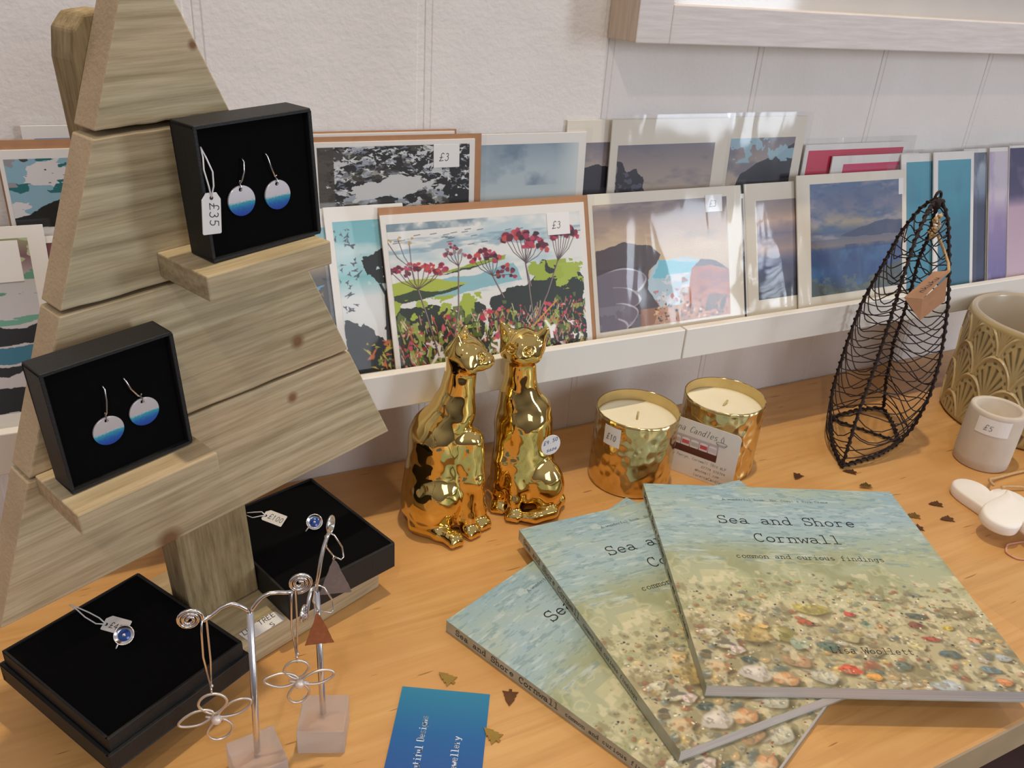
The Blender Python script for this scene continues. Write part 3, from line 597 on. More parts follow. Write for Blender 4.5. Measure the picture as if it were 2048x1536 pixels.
card('card showing only a dark brown strip, wedged behind the beach card', 48.0, 54.0, 22.6, 'F', .5, art_grad([(0, (150, 140, 130)), (.4, (160, 140, 120)), (.42, (50, 44, 44)), (.9, (50, 44, 44)), (1, (140, 80, 60))], 5, col=(60, 50, 50)), (48.6, 53.8, 22.2, 11.2), sleeve=None)
card('narrow card of a grey-pink evening sky over dark sea, left of the stormy blue card', 53.95, 62.5, 23.4, 'F', .45, art_grad([(0, (150, 140, 140)), (.2, (196, 170, 156)), (.34, (130, 126, 146)), (.5, (190, 164, 150)), (.6, (96, 104, 136)), (.66, (62, 72, 108)), (.88, (44, 50, 66)), (1, (36, 38, 42))], 9, col=(130, 120, 130), k=.4), (55.3, 61.4, 21.9, 13.2), paper=card_c)
card('large card of a stormy blue sea and sky, left of the wire basket', 60.0, 75.0, 23.95, 'F', .08, art_storm(), (61.7, 74.4, 23.1, 12.95), paper=card_c, sleeve=(.3, .3, .5), sticker=(74.2, 22.4, .7, 1.6), price=None)
card('first of the two turquoise cards, just behind the tip of the wire basket', 74.75, 80.4, 25.3, 'F', .45, art_teal(3), (75.5, 80.0, 24.5, 12))
card('second turquoise card, right of the tip of the wire basket', 79.2, 85.6, 25.4, 'F', .1, art_teal(8), (79.9, 85.1, 24.6, 12))
card('card in dark navy and pale grey, right of the turquoise cards', 84.4, 88.4, 25.5, 'F', .45, art_grad([(0, (180, 190, 200)), (.3, (120, 140, 160)), (.4, (40, 50, 80)), (1, (40, 56, 90))], 14, col=(30, 36, 66)), (84.7, 88.2, 25.1, 11.6))
card('card in pale pink and lavender, second from the right end of the row', 88.2, 91.3, 25.6, 'F', .1, art_grad([(0, (206, 196, 206)), (.35, (200, 190, 204)), (.5, (150, 130, 170)), (1, (110, 104, 160))], 15, col=(170, 150, 190)), (88.2, 91.4, 25.2, 11.6))
card('card with a navy sky above a pink field, at the right edge of the photo', 91.35, 104.0, 25.75, 'F', -.05, art_grad([(0, (50, 44, 90)), (.34, (60, 54, 96)), (.44, (190, 160, 180)), (1, (206, 180, 190))], 16, w_=200, col=(196, 166, 184), k=.5), (91.4, 103.4, 25.5, 11.6))
# back row
card('card with a bright blue strip, highest of the cards at the far left', -2.85, 12, 29.35, 'B', .35, art_grad([(0, (70, 140, 200)), (1, (60, 130, 190))], 3, col=(90, 160, 210)), (-2.2, 11.4, 28.6, 14), sleeve=(.6, .4, .3))
card('card of white clouds over a black hill, behind the abstract coast card', -4.3, 9.5, 28.05, 'B', -.05, art_clouds(), (-4.05, 3.0, 27.5, 23.3), env=(-.1, 0, .55))
card('card of black and white leaves with a price sticker, right of the upper jewellery box', 14.3, 27.1, 28.0, 'B', -.1, art_leaves(), (14.95, 26.65, 27.65, 22.2), env=(0, .6, .35), sleeve=(.1, .9, .4), sticker=(24.75, 26.8, 2.1, 1.7))
card('kraft envelope and card pack standing behind the black and white leaves card', 13.6, 25.6, 28.5, 'B', .34, None, env=(0, .2, .12), sleeve=(.3, .4, .3))
card('misty pale blue watercolour card above the flower card', 26.9, 37.3, 28.2, 'B', .32, art_mist(), (27.8, 36.6, 27.4, 22.0))
card('cream-edged card of a dark rock, mostly hidden behind the misty blue card', 35.5, 45, 29.1, 'B', .5, art_rocks(2), (36.6, 42.5, 27.3, 21.5), paper=card_c, sleeve=None)
card('cream-edged card of dark jagged rocks under a grey-brown sky, above the beach card', 39.5, 51.9, 29.15, 'B', .02, art_rocks(0), (40.25, 50.5, 27.1, 19.5), paper=card_c, sleeve=(.2, .4, .4))
card('cream-edged card of a dark hillside with pale blue clouds, left of the red cards', 51.9, 61.4, 29.15, 'B', .32, art_rocks(1), (52.55, 60.3, 27.3, 20), paper=card_c, sleeve=(.3, .6, .4))
card('larger red card standing at the back, behind the stormy blue card', 61.8, 76.0, 26.5, 'B', .34, art_grad([(0, (196, 40, 72)), (1, (190, 34, 60))], 6, w_=160, col=(206, 50, 80)), (62.3, 75.4, 25.95, 14), sleeve=(.2, .9, .6))
card('smaller red card in a creased sleeve, in front of the larger red card', 65.3, 77.5, 25.4, 'B', .0, art_grad([(0, (200, 44, 80)), (1, (196, 40, 84))], 8, w_=160, col=(214, 60, 110)), (66.9, 74.8, 24.6, 14))

# ------------------------------------------------------------------ wooden tree display
TE1, TE2, TN = (0.92396, 0.37894, 0.05193), (-0.04805, -0.0197, 0.99865), (-0.37946, 0.92521, 0)
TM = frame((4.87, -15.84, 2.3), TE1, TN, TE2)          # local x along the boards, y into the depth, z up
def tloc(x, y, z): return TM @ Matrix.Translation((x * CM, y * CM, z * CM))
tree = empty('wooden_tree_stand', M=TM, label='tree-shaped jewellery stand of four pale pine boards on a post, left side', cat='display stand')
def lf(v): return -12.87 + (v - 8.6) * (12.87 - 1.62) / 26.8
def rt_(v): return 11.53 - (v - 8.6) * (11.53 - .86) / 26.8
for i, (v0, v1) in enumerate(((8.6, 15.62), (15.8, 22.98), (23.15, 30.22), (30.5, 38.0))):
    q = random.Random(i); n = 14
    lo = [(lf(v0) + (rt_(v0) - lf(v0)) * k / n, v0 + q.uniform(-.03, .03)) for k in range(n + 1)]
    hi = [(rt_(v1) + (lf(v1) - rt_(v1)) * k / n, v1 + q.uniform(-.02, .02)) for k in range(n + 1)]
    mb = MB(); mb.prism(lo + hi, -2.0, -.02); o = mb.build('board', pine, tree, bevel=.09); o.data.materials.append(pine_end)
    for p in o.data.polygons:
        if abs(p.normal.x) > .7: p.material_index = 1
mb = MB(); mb.prism([(-3.1, .2), (1.55, .0), (1.55, 34.0), (-1.2, 34.9), (-2.3, 34.8), (-2.85, 34.2), (-3.1, 33.0)], 0, 2.2); mb.build('post', post_m, tree, bevel=.12)
Bh = frame((4.87, -15.84, 0), (0.9252, 0.3795, 0), (-0.3795, 0.9252, 0), (0, 0, 1))
mb = MB(); mb.box(-8.2, 9.1, -3.25, 6.0, 0.02, 2.28); base = mb.build('base_board', pine, None, bevel=.22, bseg=3, M=Bh); base.parent = tree; base.matrix_parent_inverse = TM.inverted()
mb = MB(); mb.box(-2.0, 4.8, -6.3, -2.01, 23.5, 24.72); mb.build('shelf', pine, tree, bevel=.08)
mb = MB(); mb.box(-9.6, -2.85, -6.3, -2.01, 14.75, 15.88); mb.build('shelf', pine, tree, bevel=.08)
mb = MB(); mb.prismz([(4.80, -19.55), (7.12, -18.6), (7.22, -18.4), (6.85, -17.65), (6.6, -17.6), (4.38, -18.75)], 2.3, 2.33)
lab = mb.build('handwritten_label', white_sticker, None); lab.parent = tree; lab.matrix_parent_inverse = TM.inverted()
mb = MB(); ux = Vector((.905, .425, 0)); uy = Vector((-.425, .905, 0))
write(mb, 'LUM TREE', (4.62, -19.05, 2.345), ux, uy, (0, 0, 1), .40, .30, .04, False, .15, None, .05); write(mb, 'S', (6.3, -18.95, 2.345), ux, uy, (0, 0, 1), .34, .33, .04, False, .15)
lw_ = mb.build('label_writing', ink, lab)

# ------------------------------------------------------------------ jewellery boxes
def jbox(M, W, H, D, label, foam=.28, group='black jewellery boxes', tiers=False):
    """open black box: x width W, z height H, opening toward -y, depth D (y 0..D); origin at lower left front corner"""
    r = empty('jewellery_box', M=M, label=label, cat='jewellery box', group=group); t = .16
    mb = MB()
    mb.box(0, W, 0, D, 0, t); mb.box(0, W, 0, D, H - t, H); mb.box(0, t, 0, D, t, H - t); mb.box(W - t, W, 0, D, t, H - t); mb.box(t, W - t, D - t, D, t, H - t)
    mb.build('box_tray', black_card, r, bevel=.03, bseg=1)
    mb = MB(); mb.box(t + .01, W - t - .01, foam, D - t - .01, t + .01, H - t - .01); mb.build('foam_pad', black_foam, r)
    if tiers:
        mb = MB(); a = .22; d0 = D * .45
        mb.box(-a, W + a, d0, D + .0, -a, -.02); mb.box(-a, W + a, d0, D, H + .02, H + a); mb.box(-a, -.02, d0, D, -.02, H + .02); mb.box(W + .02, W + a, d0, D, -.02, H + .02); mb.box(-a, W + a, D + .0, D + .15, -a, H + a)
        mb.build('box_lid', black_card, r, bevel=.03, bseg=1)
    return r
jbox(tloc(-.95, -5.2, 24.76), 6.0, 6.1, 1.9, 'upright black jewellery box on the upper shelf of the wooden tree')
jbox(tloc(-9.1, -4.8, 15.95), 5.82, 6.05, 1.7, 'upright black jewellery box on the lower shelf of the wooden tree')
def lying2(p, a, b, D, label, **kw):
    """p corner, a,b edge vectors of the top face"""
    a, b = Vector(a), Vector(b); ex = a.normalized(); ez = (b - ex * b.dot(ex)).normalized(); up = ex.cross(ez) ; up = up if up.z > 0 else -up
    return jbox(frame(p, ex, -up, ez), a.length, b.length, D, label, **kw)
lying2((-3.05, -25.95, 4.5), (7.25, 4.1, 0), (-4.1, 8.86, 0), 2.0, 'black jewellery box lying in the lower left corner, its ring beside a turned tag', tiers=True, foam=.1)
lying2((7.5, -18.9, 4.35), (7.79, 2.57, 0), (-2.75, 9.95, 0), 2.0, 'black jewellery box lying behind the earring stands, with the £100 tag', foam=.1)

# ------------------------------------------------------------------ earrings in the upright boxes
en = NT('blue_enamel_on_silver'); sp = en.n('SeparateXYZ'); en.l(en.co(), sp.inputs[0]); nz = en.noise(en.co(), 900, 3)
ad = en.n('Math', operation='MULTIPLY_ADD'); ad.inputs[1].default_value = .0022; en.l(nz, ad.inputs[0]); en.l(sp.outputs['Z'], ad.inputs[2])
mr = en.n('MapRange'); mr.inputs['From Min'].default_value = -.0068; mr.inputs['From Max'].default_value = .009; en.l(ad.outputs[0], mr.inputs['Value'])
cc = en.ramp(mr.outputs['Result'], [(0, rgb(34, 40, 150)), (.28, rgb(30, 96, 170)), (.44, rgb(60, 160, 176)), (.5, rgb(226, 220, 220)), (1, rgb(236, 230, 230))])
en.base(cc); me_ = en.ramp(mr.outputs['Result'], [(.46, (0, 0, 0, 1)), (.5, (.45, .45, .45, 1))]); en.l(me_, en.p.inputs['Metallic']); en.set(Roughness=.28, Coat_Weight=.5); enamel = en.m
def disc_earring(u, off, v, hx, hz, label, ang, group):
    r = empty('drop_earring', M=tloc(u, -off, v) @ Matrix.Rotation(math.radians(ang), 4, 'Y'), label=label, cat='earring', group=group)
    mb = MB(); n = 40; R = .7; hr = .085; hc = (0, .52)
    outer = [(R * math.cos(2 * PI * k / n), R * math.sin(2 * PI * k / n)) for k in range(n)]; inner = [(hc[0] + hr * math.cos(2 * PI * k / n), hc[1] + hr * math.sin(2 * PI * k / n)) for k in range(n)]
    v_ = []
    for y in (-.06, .04):
        v_ += [(x, y, z) for x, z in outer] + [(x, y, z) for x, z in inner]
    f = []
    for k in range(n):
        j = (k + 1) % n; f += [(k, j, n + j, n + k), (2 * n + k, 3 * n + k, 3 * n + j, 2 * n + j), (k, 2 * n + k, 2 * n + j, j), (n + k, n + j, 3 * n + j, 3 * n + k)]
    mb.add(v_, f); mb.build('enamel_disc', enamel, r, bevel=.015, bseg=1)
    ca, sa = math.cos(math.radians(-ang)), math.sin(math.radians(-ang)); dx, dz = hx - u, hz - v
    X, Z = dx * ca + dz * sa * 1, -dx * sa + dz * ca
    mb = MB(); mb.tube([(0, .07, .50), (0, -.12, .52), (0, -.16, .66), (0, 0, .84), (.02, -.08, .95)], .035, 6)
    mb.tube([(0, -.05, .78), (X * .3, -.12, .95), (X * .75, -.16, Z * .72), (X, -.13, Z * .96), (X - .03, -.05, Z + .05), (X - .06, .1, Z + .02)], .04, 8); mb.build('ear_wire', silver, r, smooth=True)
    return r
disc_earring(.99, 4.98, 27.23, 1.29, 29.05, 'left blue and silver disc earring in the upper box, beside the £35 tag', 0, 'disc earrings in the upright boxes')
disc_earring(2.92, 4.98, 27.13, 2.53, 29.08, 'right blue and silver disc earring in the upper box', 0, 'disc earrings in the upright boxes')
disc_earring(-6.89, 4.58, 18.23, -6.68, 20.4, 'left blue and silver disc earring in the lower upright box', 0, 'disc earrings in the upright boxes')
disc_earring(-5.16, 4.58, 18.49, -5.72, 20.42, 'right blue and silver disc earring in the lower upright box', 0, 'disc earrings in the upright boxes')

# ------------------------------------------------------------------ price tags on strings
def price_tag(M, w_, h, txt, label, strings, tsize=.5, rot90=False, pitch=.3, th=.05, off=(0, 0)):
    """tag in local xz plane, hole end at +z; strings: list of point lists in local cm"""
    r = empty('price_tag', M=M, label=label, cat='price tag', group='white string price tags'); c = .22 * w_
    pl = [(-w_ / 2 + .04, -h), (w_ / 2 - .04, -h), (w_ / 2, -h + .05), (w_ / 2, -.3), (w_ / 2 - c, 0), (-w_ / 2 + c, 0), (-w_ / 2, -.3), (-w_ / 2, -h + .05)]
    mb = MB(); mb.prism(pl, -th, 0); mb.build('tag', card_w, r, bevel=.012, bseg=1)
    mb = MB(); mb.tube([(.07 * math.cos(2 * PI * k / 14), -th - .008, -.22 + .07 * math.sin(2 * PI * k / 14)) for k in range(14)], .02, 5, closed=True); mb.prism(arc(0, -.22, .055, .055, 0, 350, 10), -th - .012, -th - .002); mb.build('eyelet', ink, r)
    mb = MB()
    for s_ in strings: mb.tube(s_, .038, 6)
    mb.build('string', string_m, r, smooth=True)
    mb = MB()
    if rot90: write(mb, txt, (-.12 * w_ + off[0], -th - .01, -.42 + off[1]), (0, 0, -1), (1, 0, 0), (0, -1, 0), tsize, pitch, .035, False, .1)
    else: write(mb, txt, (-w_ * .3 + off[0], -th - .01, -h * .75 + off[1]), (1, 0, 0), (0, 0, 1), (0, -1, 0), tsize, pitch, .035, False, .1)
    mb.build('handwritten_price', ink, r)
    return r
# (u,v) in tree frame: tag hangs over the left rim of the upper box
price_tag(tloc(-.62, -5.25, 27.98) @ Matrix.Rotation(math.radians(7), 4, 'Y'), .92, 1.85, '£35', 'white £35 tag hanging over the left edge of the upper box',
          [[(0, -.05, -.2), (.1, -.1, .3), (.12, -.02, .9), (-.1, .1, 1.5), (-.2, .35, 1.9)], [(0, -.05, -.2), (-.12, -.08, .3), (-.28, .0, 1.0), (-.24, .1, 1.5), (-.2, .35, 1.9)]], .5, True, .36)
def flatM(x, y, z, ang, tilt_=0, roll_=0):                                   # tag lying face up; local +z (hole end) points to direction ang on the table
    a = math.radians(ang); up = Vector((math.cos(a), math.sin(a), 0)); nrm = Vector((0, 0, 1)); ex = (-nrm).cross(up)
    return frame((x, y, z), ex, -nrm, up) @ Matrix.Rotation(math.radians(tilt_), 4, 'X') @ Matrix.Rotation(math.radians(roll_), 4, 'Z')
price_tag(flatM(7.85, -10.0, 4.38, 128, 0, -28), 1.0, 1.75, '£100', 'white £100 tag lying in the box behind the earring stands', [[(0, -.07, -.2), (.1, -.2, .15), (-.1, -.15, .7), (-.3, -.1, 1.2)], [(0, -.07, -.2), (-.2, -.14, .1), (-.5, -.1, .6), (-.5, -.08, 1.2)]], .42, True, .31)
price_tag(flatM(-2.75, -17.35, 4.52, 138, 0, -28), 1.1, 1.6, '£45', 'white price tag turned sideways in the box at the lower left', [[(0, -.07, -.2), (-.15, -.2, .3), (.05, -.15, 1.2), (.35, -.1, 2.0), (.5, -.08, 2.6)], [(0, -.07, -.2), (.2, -.2, .3), (.35, -.15, 1.1), (.45, -.1, 1.9), (.5, -.08, 2.6)]], .36, True, .28)
# rings standing in the foam
blue_en = simple('blue_enamel', rgb(24, 70, 150), .2, .2, .15, 400, coat=.8)
def ring(x, y, z, ang, label):
    r = empty('enamel_ring', (x, y, z), label, 'ring', 'silver rings in the lying boxes')
    tl = Matrix.Rotation(math.radians(-22), 4, 'X')
    r.rotation_euler = (0, 0, 0)
    mb = MB(); mb.lathe([(0, .62), (.2, .62), (.42, .68), (.5, .78), (.54, .80), (.56, .76), (.5, .62), (.3, .54), (0, .53)], n=40); bz_ = mb.build('bezel', silver, r, smooth=True); TL = Matrix.Rotation(math.radians(-12), 4, 'Z') @ Matrix.Translation((0, 0, .004)) @ Matrix.Rotation(math.radians(44), 4, 'X') @ Matrix.Translation((0, 0, -.004)); bz_.matrix_local = TL
    mb = MB(); mb.lathe([(0, .64), (.33, .67), (.35, .64)], n=32); mb.build('enamel', blue_en, r, smooth=True).matrix_local = TL
    mb = MB(); mb.sphere((0, 0, .72), .1, 8); mb.build('centre_bead', silver, r, smooth=True).matrix_local = TL
    a = math.radians(ang); mb = MB(); mb.tube([(.85 * math.cos(t) * math.cos(a), .85 * math.cos(t) * math.sin(a), -.45 + .85 * math.sin(t)) for t in [PI * k / 20 for k in range(21)]], .06, 8); mb.build('band', silver, r, smooth=True)
    return r
ring(-1.7, -19.05, 4.35, 40, 'silver ring with blue enamel centre in the box at the lower left')
ring(10.8, -12.45, 4.2, 20, 'silver ring with blue enamel centre in the box behind the earring stands')

# ------------------------------------------------------------------ earring stands
def vframe(x, y):                                          # vertical plane square to the camera: local x right, y away
    v = Vector((x, y + 59.44, 0)).normalized(); return frame((x, y, 0), (v.y, -v.x, 0), (v.x, v.y, 0), (0, 0, 1))
def spiral(mb, cx, cz, R, r, y=0.0, flat=1.0, turns=2.6, a0=0.0, yaw=0.0, sgn=1):
    n = 46; pts = []
    for k in range(n):
        t = k / (n - 1); a = a0 + sgn * 2 * PI * turns * t; q = R * (1 - .85 * t); X = q * math.cos(a)
        pts.append((cx + X * math.cos(yaw), y + X * math.sin(yaw), cz + q * math.sin(a)))
    mb.tube(pts, r, 8); return mb
def block(M, s, h, tw, r, name='acrylic_block'):
    mb = MB(); q = s / 2; mb.box(-q, q, -q, q, 0.01, h); o = mb.build(name, acr, r, bevel=.07); return o
s1 = empty('earring_stand', M=vframe(3.7, -27.2), label='silver wire earring stand nearest the viewer, holding two flower earrings', cat='earring stand', group='wire earring stands')
o = block(None, 2.6, 1.75, 0, s1); o.rotation_euler = (0, 0, math.radians(12))
mb = MB(); mb.tube([(.0, 0, 1.2), (.05, 0, 1.75), (.39, 0, 11.34)], .17, 12); mb.build('pole', silver, s1, smooth=True)
mb = MB(); mb.tube([(.39, 0, 11.3), (.2, 0, 11.62), (-.03, 0, 11.85), (-.3, 0, 12.06), (-.55, 0, 12.08), (-.9, 0, 11.95), (-1.3, -.1, 11.72), (-1.7, -.15, 11.5), (-1.78, -.15, 11.6)], .10, 8)
spiral(mb, -2.32, 11.72, .60, .085, -.15, 1, 2.6, -.4)
mb.tube([(.39, 0, 11.3), (.55, 0, 11.6), (.78, 0, 11.93), (1.05, 0, 12.2), (1.38, 0, 12.31), (1.75, .05, 12.22), (2.1, .1, 12.08), (2.5, .1, 12.05)], .10, 8)
spiral(mb, 2.8, 12.52, .60, .085, .1, 1, 2.6, -1.8); mb.build('spiral_arm', silver, s1, smooth=True)
s2 = empty('earring_stand', M=vframe(7.6, -26.1), label='silver wire earring stand further back, holding two triangle earrings', cat='earring stand', group='wire earring stands')
o = block(None, 2.6, 1.75, 0, s2); o.rotation_euler = (0, 0, math.radians(-10))
mb = MB(); mb.tube([(.0, 0, 1.2), (.0, 0, 1.75), (-.02, 0, 10.5)], .17, 12); mb.build('pole', silver, s2, smooth=True)
mb = MB(); mb.tube([(-.02, 0, 10.4), (.0, .0, 11.0), (.13, 0, 11.62), (.28, .2, 12.4), (.45, .5, 12.95), (.64, .7, 13.4), (.75, .8, 13.6)], .10, 8)
spiral(mb, .84, 14.1, .48, .085, .8, 1, 2.6, -1.6, 1.15)
mb.tube([(-.02, 0, 10.4), (-.15, -.1, 10.9), (-.28, -.3, 11.0), (-.42, -.6, 10.6), (-.52, -.8, 10.0), (-.6, -.9, 9.6)], .10, 8)
spiral(mb, -.72, 9.95, .48, .085, -.9, 1, 2.6, -1.4, 1.25); mb.build('spiral_arm', silver, s2, smooth=True)
pearl = simple('matt_pearl', rgb(226, 212, 200), .4, .35, .04, 100)
def flower_earring(stand, cx, top, hang, cz, s, label, petals, y=-.25):
    r = empty('flower_earring', M=stand.matrix_world @ Matrix.Translation((cx * CM, y * CM, cz * CM)), label=label, cat='earring', group='silver flower earrings')
    mb = MB()
    for (px, pz, a, b, an) in petals:
        ca, sa = math.cos(math.radians(an)), math.sin(math.radians(an)); pts = []
        for k in range(26):
            t = 2 * PI * k / 26; e_ = math.cos(t); w_ = math.sin(t) * (1 - .35 * (e_ < 0) * abs(e_)); X, Z = a * e_, b * w_; pts.append((px + X * ca - Z * sa, .05 * math.sin(t), pz + X * sa + Z * ca))
        mb.tube(pts, .07, 8, closed=True)
    mb.build('wire_petals', silver_matt, r, smooth=True)
    mb = MB(); mb.sphere((0, -.08, 0), .26, 10); mb.tube([(-.5, 0, .28), (-.15, 0, .1), (.2, 0, -.02), (.5, 0, -.12)], [.05, .09, .09, .05], 8); mb.build('centre_bead', pearl, r, smooth=True)
    tx, tz = top[0] - cx, top[1] - cz; hx, hz = hang[0] - cx, hang[1] - cz
    mb = MB(); mb.tube([(hx, 0, hz - .45), (hx, 0, hz)], .05, 6); mb.sphere((hx + .05, 0, hz + .12), .09, 6)
    mb.tube([(hx, 0, hz), (hx - .16, -.05, hz + (tz - hz) * .5), (tx - .1, -.15, tz - .5), (tx - .04, -.05, tz), (tx + .06, .15, tz + .14), (tx + .16, .28, tz), (tx + .16, .28, tz - .5), (hx + .14, .1, hz + (tz - hz) * .4), (hx + .02, .0, hz + .2)], .05, 8)
    mb.build('ear_wire', silver, r, smooth=True); return r
flower_earring(s1, -1.72, (-1.76, 11.5), (-1.78, 7.25), 5.1, 1, 'left silver wire flower earring, hanging from the nearest stand', [(-.08, 1.05, .68, .68, 90), (-.95, .28, .85, .42, 12), (.92, .45, .85, .42, 20), (.1, -.8, .72, .62, -90)])
flower_earring(s1, 2.45, (2.43, 11.98), (2.42, 7.85), 5.95, 1, 'right silver wire flower earring, hanging from the nearest stand', [(-.08, .95, .62, .62, 90), (-.9, .45, .85, .42, -14), (.95, .1, .85, .40, 4), (-.06, -.72, .66, .55, -90)], y=.1)
cop = simple('brushed_copper_rose', rgb(176, 120, 88), .5, .75, .12, 300); grey_s = simple('brushed_grey_silver', rgb(150, 146, 150), .5, .8, .08, 300)
def tri_earring(cx, cz, top, w_, h, m, label, y, yaw=0):
    r = empty('triangle_earring', M=s2.matrix_world @ Matrix.Translation((cx * CM, y * CM, cz * CM)), label=label, cat='earring', group='hammered triangle earrings'); q = random.Random(int(w_ * 50))
    pl = []
    for (ax, az), (bx, bz) in (((-w_ / 2, -h), (w_ / 2, -h)), ((w_ / 2, -h), (.05, 0)), ((-.05, 0), (-w_ / 2, -h))):
        for k in range(9): t = k / 9; pl.append((ax + (bx - ax) * t + q.uniform(-.025, .025), az + (bz - az) * t + q.uniform(-.025, .025)))
    mb = MB(); mb.prism(pl, -.03, .03); mb.build('triangle', m, r)
    tx, tz = top[0] - cx, top[1] - cz; mb = MB()
    mb.tube([(0, 0, -.12), (-.06, -.08, .1), (.0, -.05, .2), (.08, .05, .1), (.0, .06, -.1)], .035, 6)
    mb.tube([(0, 0, .15), (-.28 + tx * .4, .0, tz * .5), (tx - .2, 0, tz - .1), (tx, 0, tz + .08), (tx + .25, 0, tz - .08), (tx + .62, 0, tz * .45), (tx + .68, 0, tz * .05), (tx + .55, -.1, -.02), (.1, -.05, .12)], .045, 8)
    mb.build('ear_wire', silver, r, smooth=True); return r
tri_earring(-.0, 9.45, (.12, 11.15), 1.5, 2.15, cop, 'copper-coloured triangle earring hanging in front of the pole of the further stand', -.35)
tri_earring(.95, 11.95, (.76, 13.55), 1.7, 2.3, grey_s, 'grey triangle earring hanging high on the back of the further stand', .75)

# ------------------------------------------------------------------ implicit surfaces (surface nets)
def surface_net(f, lo, hi, st):
    ax = [np.arange(l, h + st, st, dtype=np.float32) for l, h in zip(lo, hi)]; X, Y, Z = np.meshgrid(*ax, indexing='ij'); D = f(X, Y, Z)
    ins = D < 0; nx, ny, nz = D.shape; sh = (nx - 1, ny - 1, nz - 1); acc = np.zeros(sh + (3,), np.float32); cnt = np.zeros(sh, np.float32)
    cor = [(i, j, k) for i in (0, 1) for j in (0, 1) for k in (0, 1)]
    for a in range(8):
        for b in range(a + 1, 8):
            if sum(abs(p - q) for p, q in zip(cor[a], cor[b])) != 1: continue
            A = tuple(slice(c, c + s) for c, s in zip(cor[a], sh)); B = tuple(slice(c, c + s) for c, s in zip(cor[b], sh))
            m = ins[A] != ins[B]
            if not m.any(): continue
            t = D[A] / (D[A] - D[B] + 1e-12)
            for d in range(3): acc[..., d] += np.where(m, cor[a][d] + t * (cor[b][d] - cor[a][d]), 0)
            cnt += m
    act = cnt > 0; idx = -np.ones(sh, np.int64); idx[act] = np.arange(act.sum()); I = np.argwhere(act)
    V = (I + acc[act] / cnt[act][:, None]) * st + np.array(lo)
    Fs = []
    for d in range(3):
        o = [0, 0, 0]; o[d] = 1; s0 = tuple(slice(1, n - 1) for n in D.shape); a = ins
        S0 = [slice(1, -1)] * 3; S0[d] = slice(0, -1); S1 = [slice(1, -1)] * 3; S1[d] = slice(1, None)
        p, q = a[tuple(S0)], a[tuple(S1)]; E = np.argwhere(p != q); inn = p[tuple(E.T)]
        off = [1, 1, 1]; off[d] = 0; E = E + np.array(off); u, v = [k for k in range(3) if k != d]
        def at(du, dv): c = E.copy(); c[:, u] -= du; c[:, v] -= dv; return idx[c[:, 0], c[:, 1], c[:, 2]]
        Q = np.stack([at(0, 0), at(1, 0), at(1, 1), at(0, 1)], 1); fl = inn if d != 1 else ~inn; Q[~fl] = Q[~fl][:, ::-1]; Fs.append(Q)
    return V, np.concatenate(Fs)
def smin(a, b, k): h = np.clip(.5 + .5 * (b - a) / k, 0, 1); return b * (1 - h) + a * h - k * h * (1 - h)
def smax(a, b, k): return -smin(-a, -b, k)
def ell(X, Y, Z, c, r, rot=0.0):
    x, y, z = X - c[0], Y - c[1], Z - c[2]
    if rot: ca, sa = math.cos(rot), math.sin(rot); x, z = x * ca + z * sa, -x * sa + z * ca
    q = np.sqrt((x / r[0]) ** 2 + (y / r[1]) ** 2 + (z / r[2]) ** 2) + 1e-6; g = np.sqrt((x / r[0] ** 2) ** 2 + (y / r[1] ** 2) ** 2 + (z / r[2] ** 2) ** 2) + 1e-6
    return q * (q - 1) / g
def cap(X, Y, Z, a, b, ra, rb):
    ba = [q - p for p, q in zip(a, b)]; L = sum(c * c for c in ba); t = np.clip(((X - a[0]) * ba[0] + (Y - a[1]) * ba[1] + (Z - a[2]) * ba[2]) / L, 0, 1)
    return np.sqrt((X - a[0] - t * ba[0]) ** 2 + (Y - a[1] - t * ba[1]) ** 2 + (Z - a[2] - t * ba[2]) ** 2) - (ra + (rb - ra) * t)
def chain(X, Y, Z, pts, k=.3):
    d = None
    for (a, ra), (b, rb) in zip(pts[:-1], pts[1:]):
        c = cap(X, Y, Z, a, b, ra, rb); d = c if d is None else smin(d, c, k)
    return d
def sdf_obj(name, f, lo, hi, st, m, parent):
    V, Q = surface_net(f, lo, hi, st)
    for _ in range(2):                                   # settle the vertices on the true surface
        e_ = .04; x, y, z = V.T; d = f(x, y, z); g = np.stack([f(x + e_, y, z) - f(x - e_, y, z), f(x, y + e_, z) - f(x, y - e_, z), f(x, y, z + e_) - f(x, y, z - e_)], 1) / (2 * e_)
        V = V - (d / np.maximum((g ** 2).sum(1), .3))[:, None] * g * .8
    me = bpy.data.meshes.new(name); me.vertices.add(len(V)); me.vertices.foreach_set('co', (V * CM).astype(np.float32).reshape(-1))
    me.loops.add(Q.size); me.loops.foreach_set('vertex_index', Q.reshape(-1).astype(np.int32)); me.polygons.add(len(Q)); me.polygons.foreach_set('loop_start', np.arange(0, Q.size, 4, dtype=np.int32)); me.update(calc_edges=True)
    me.polygons.foreach_set('use_smooth', np.ones(len(Q), bool)); me.materials.append(m)
    o = bpy.data.objects.new(name, me); COL.objects.link(o); o.parent = parent; return o

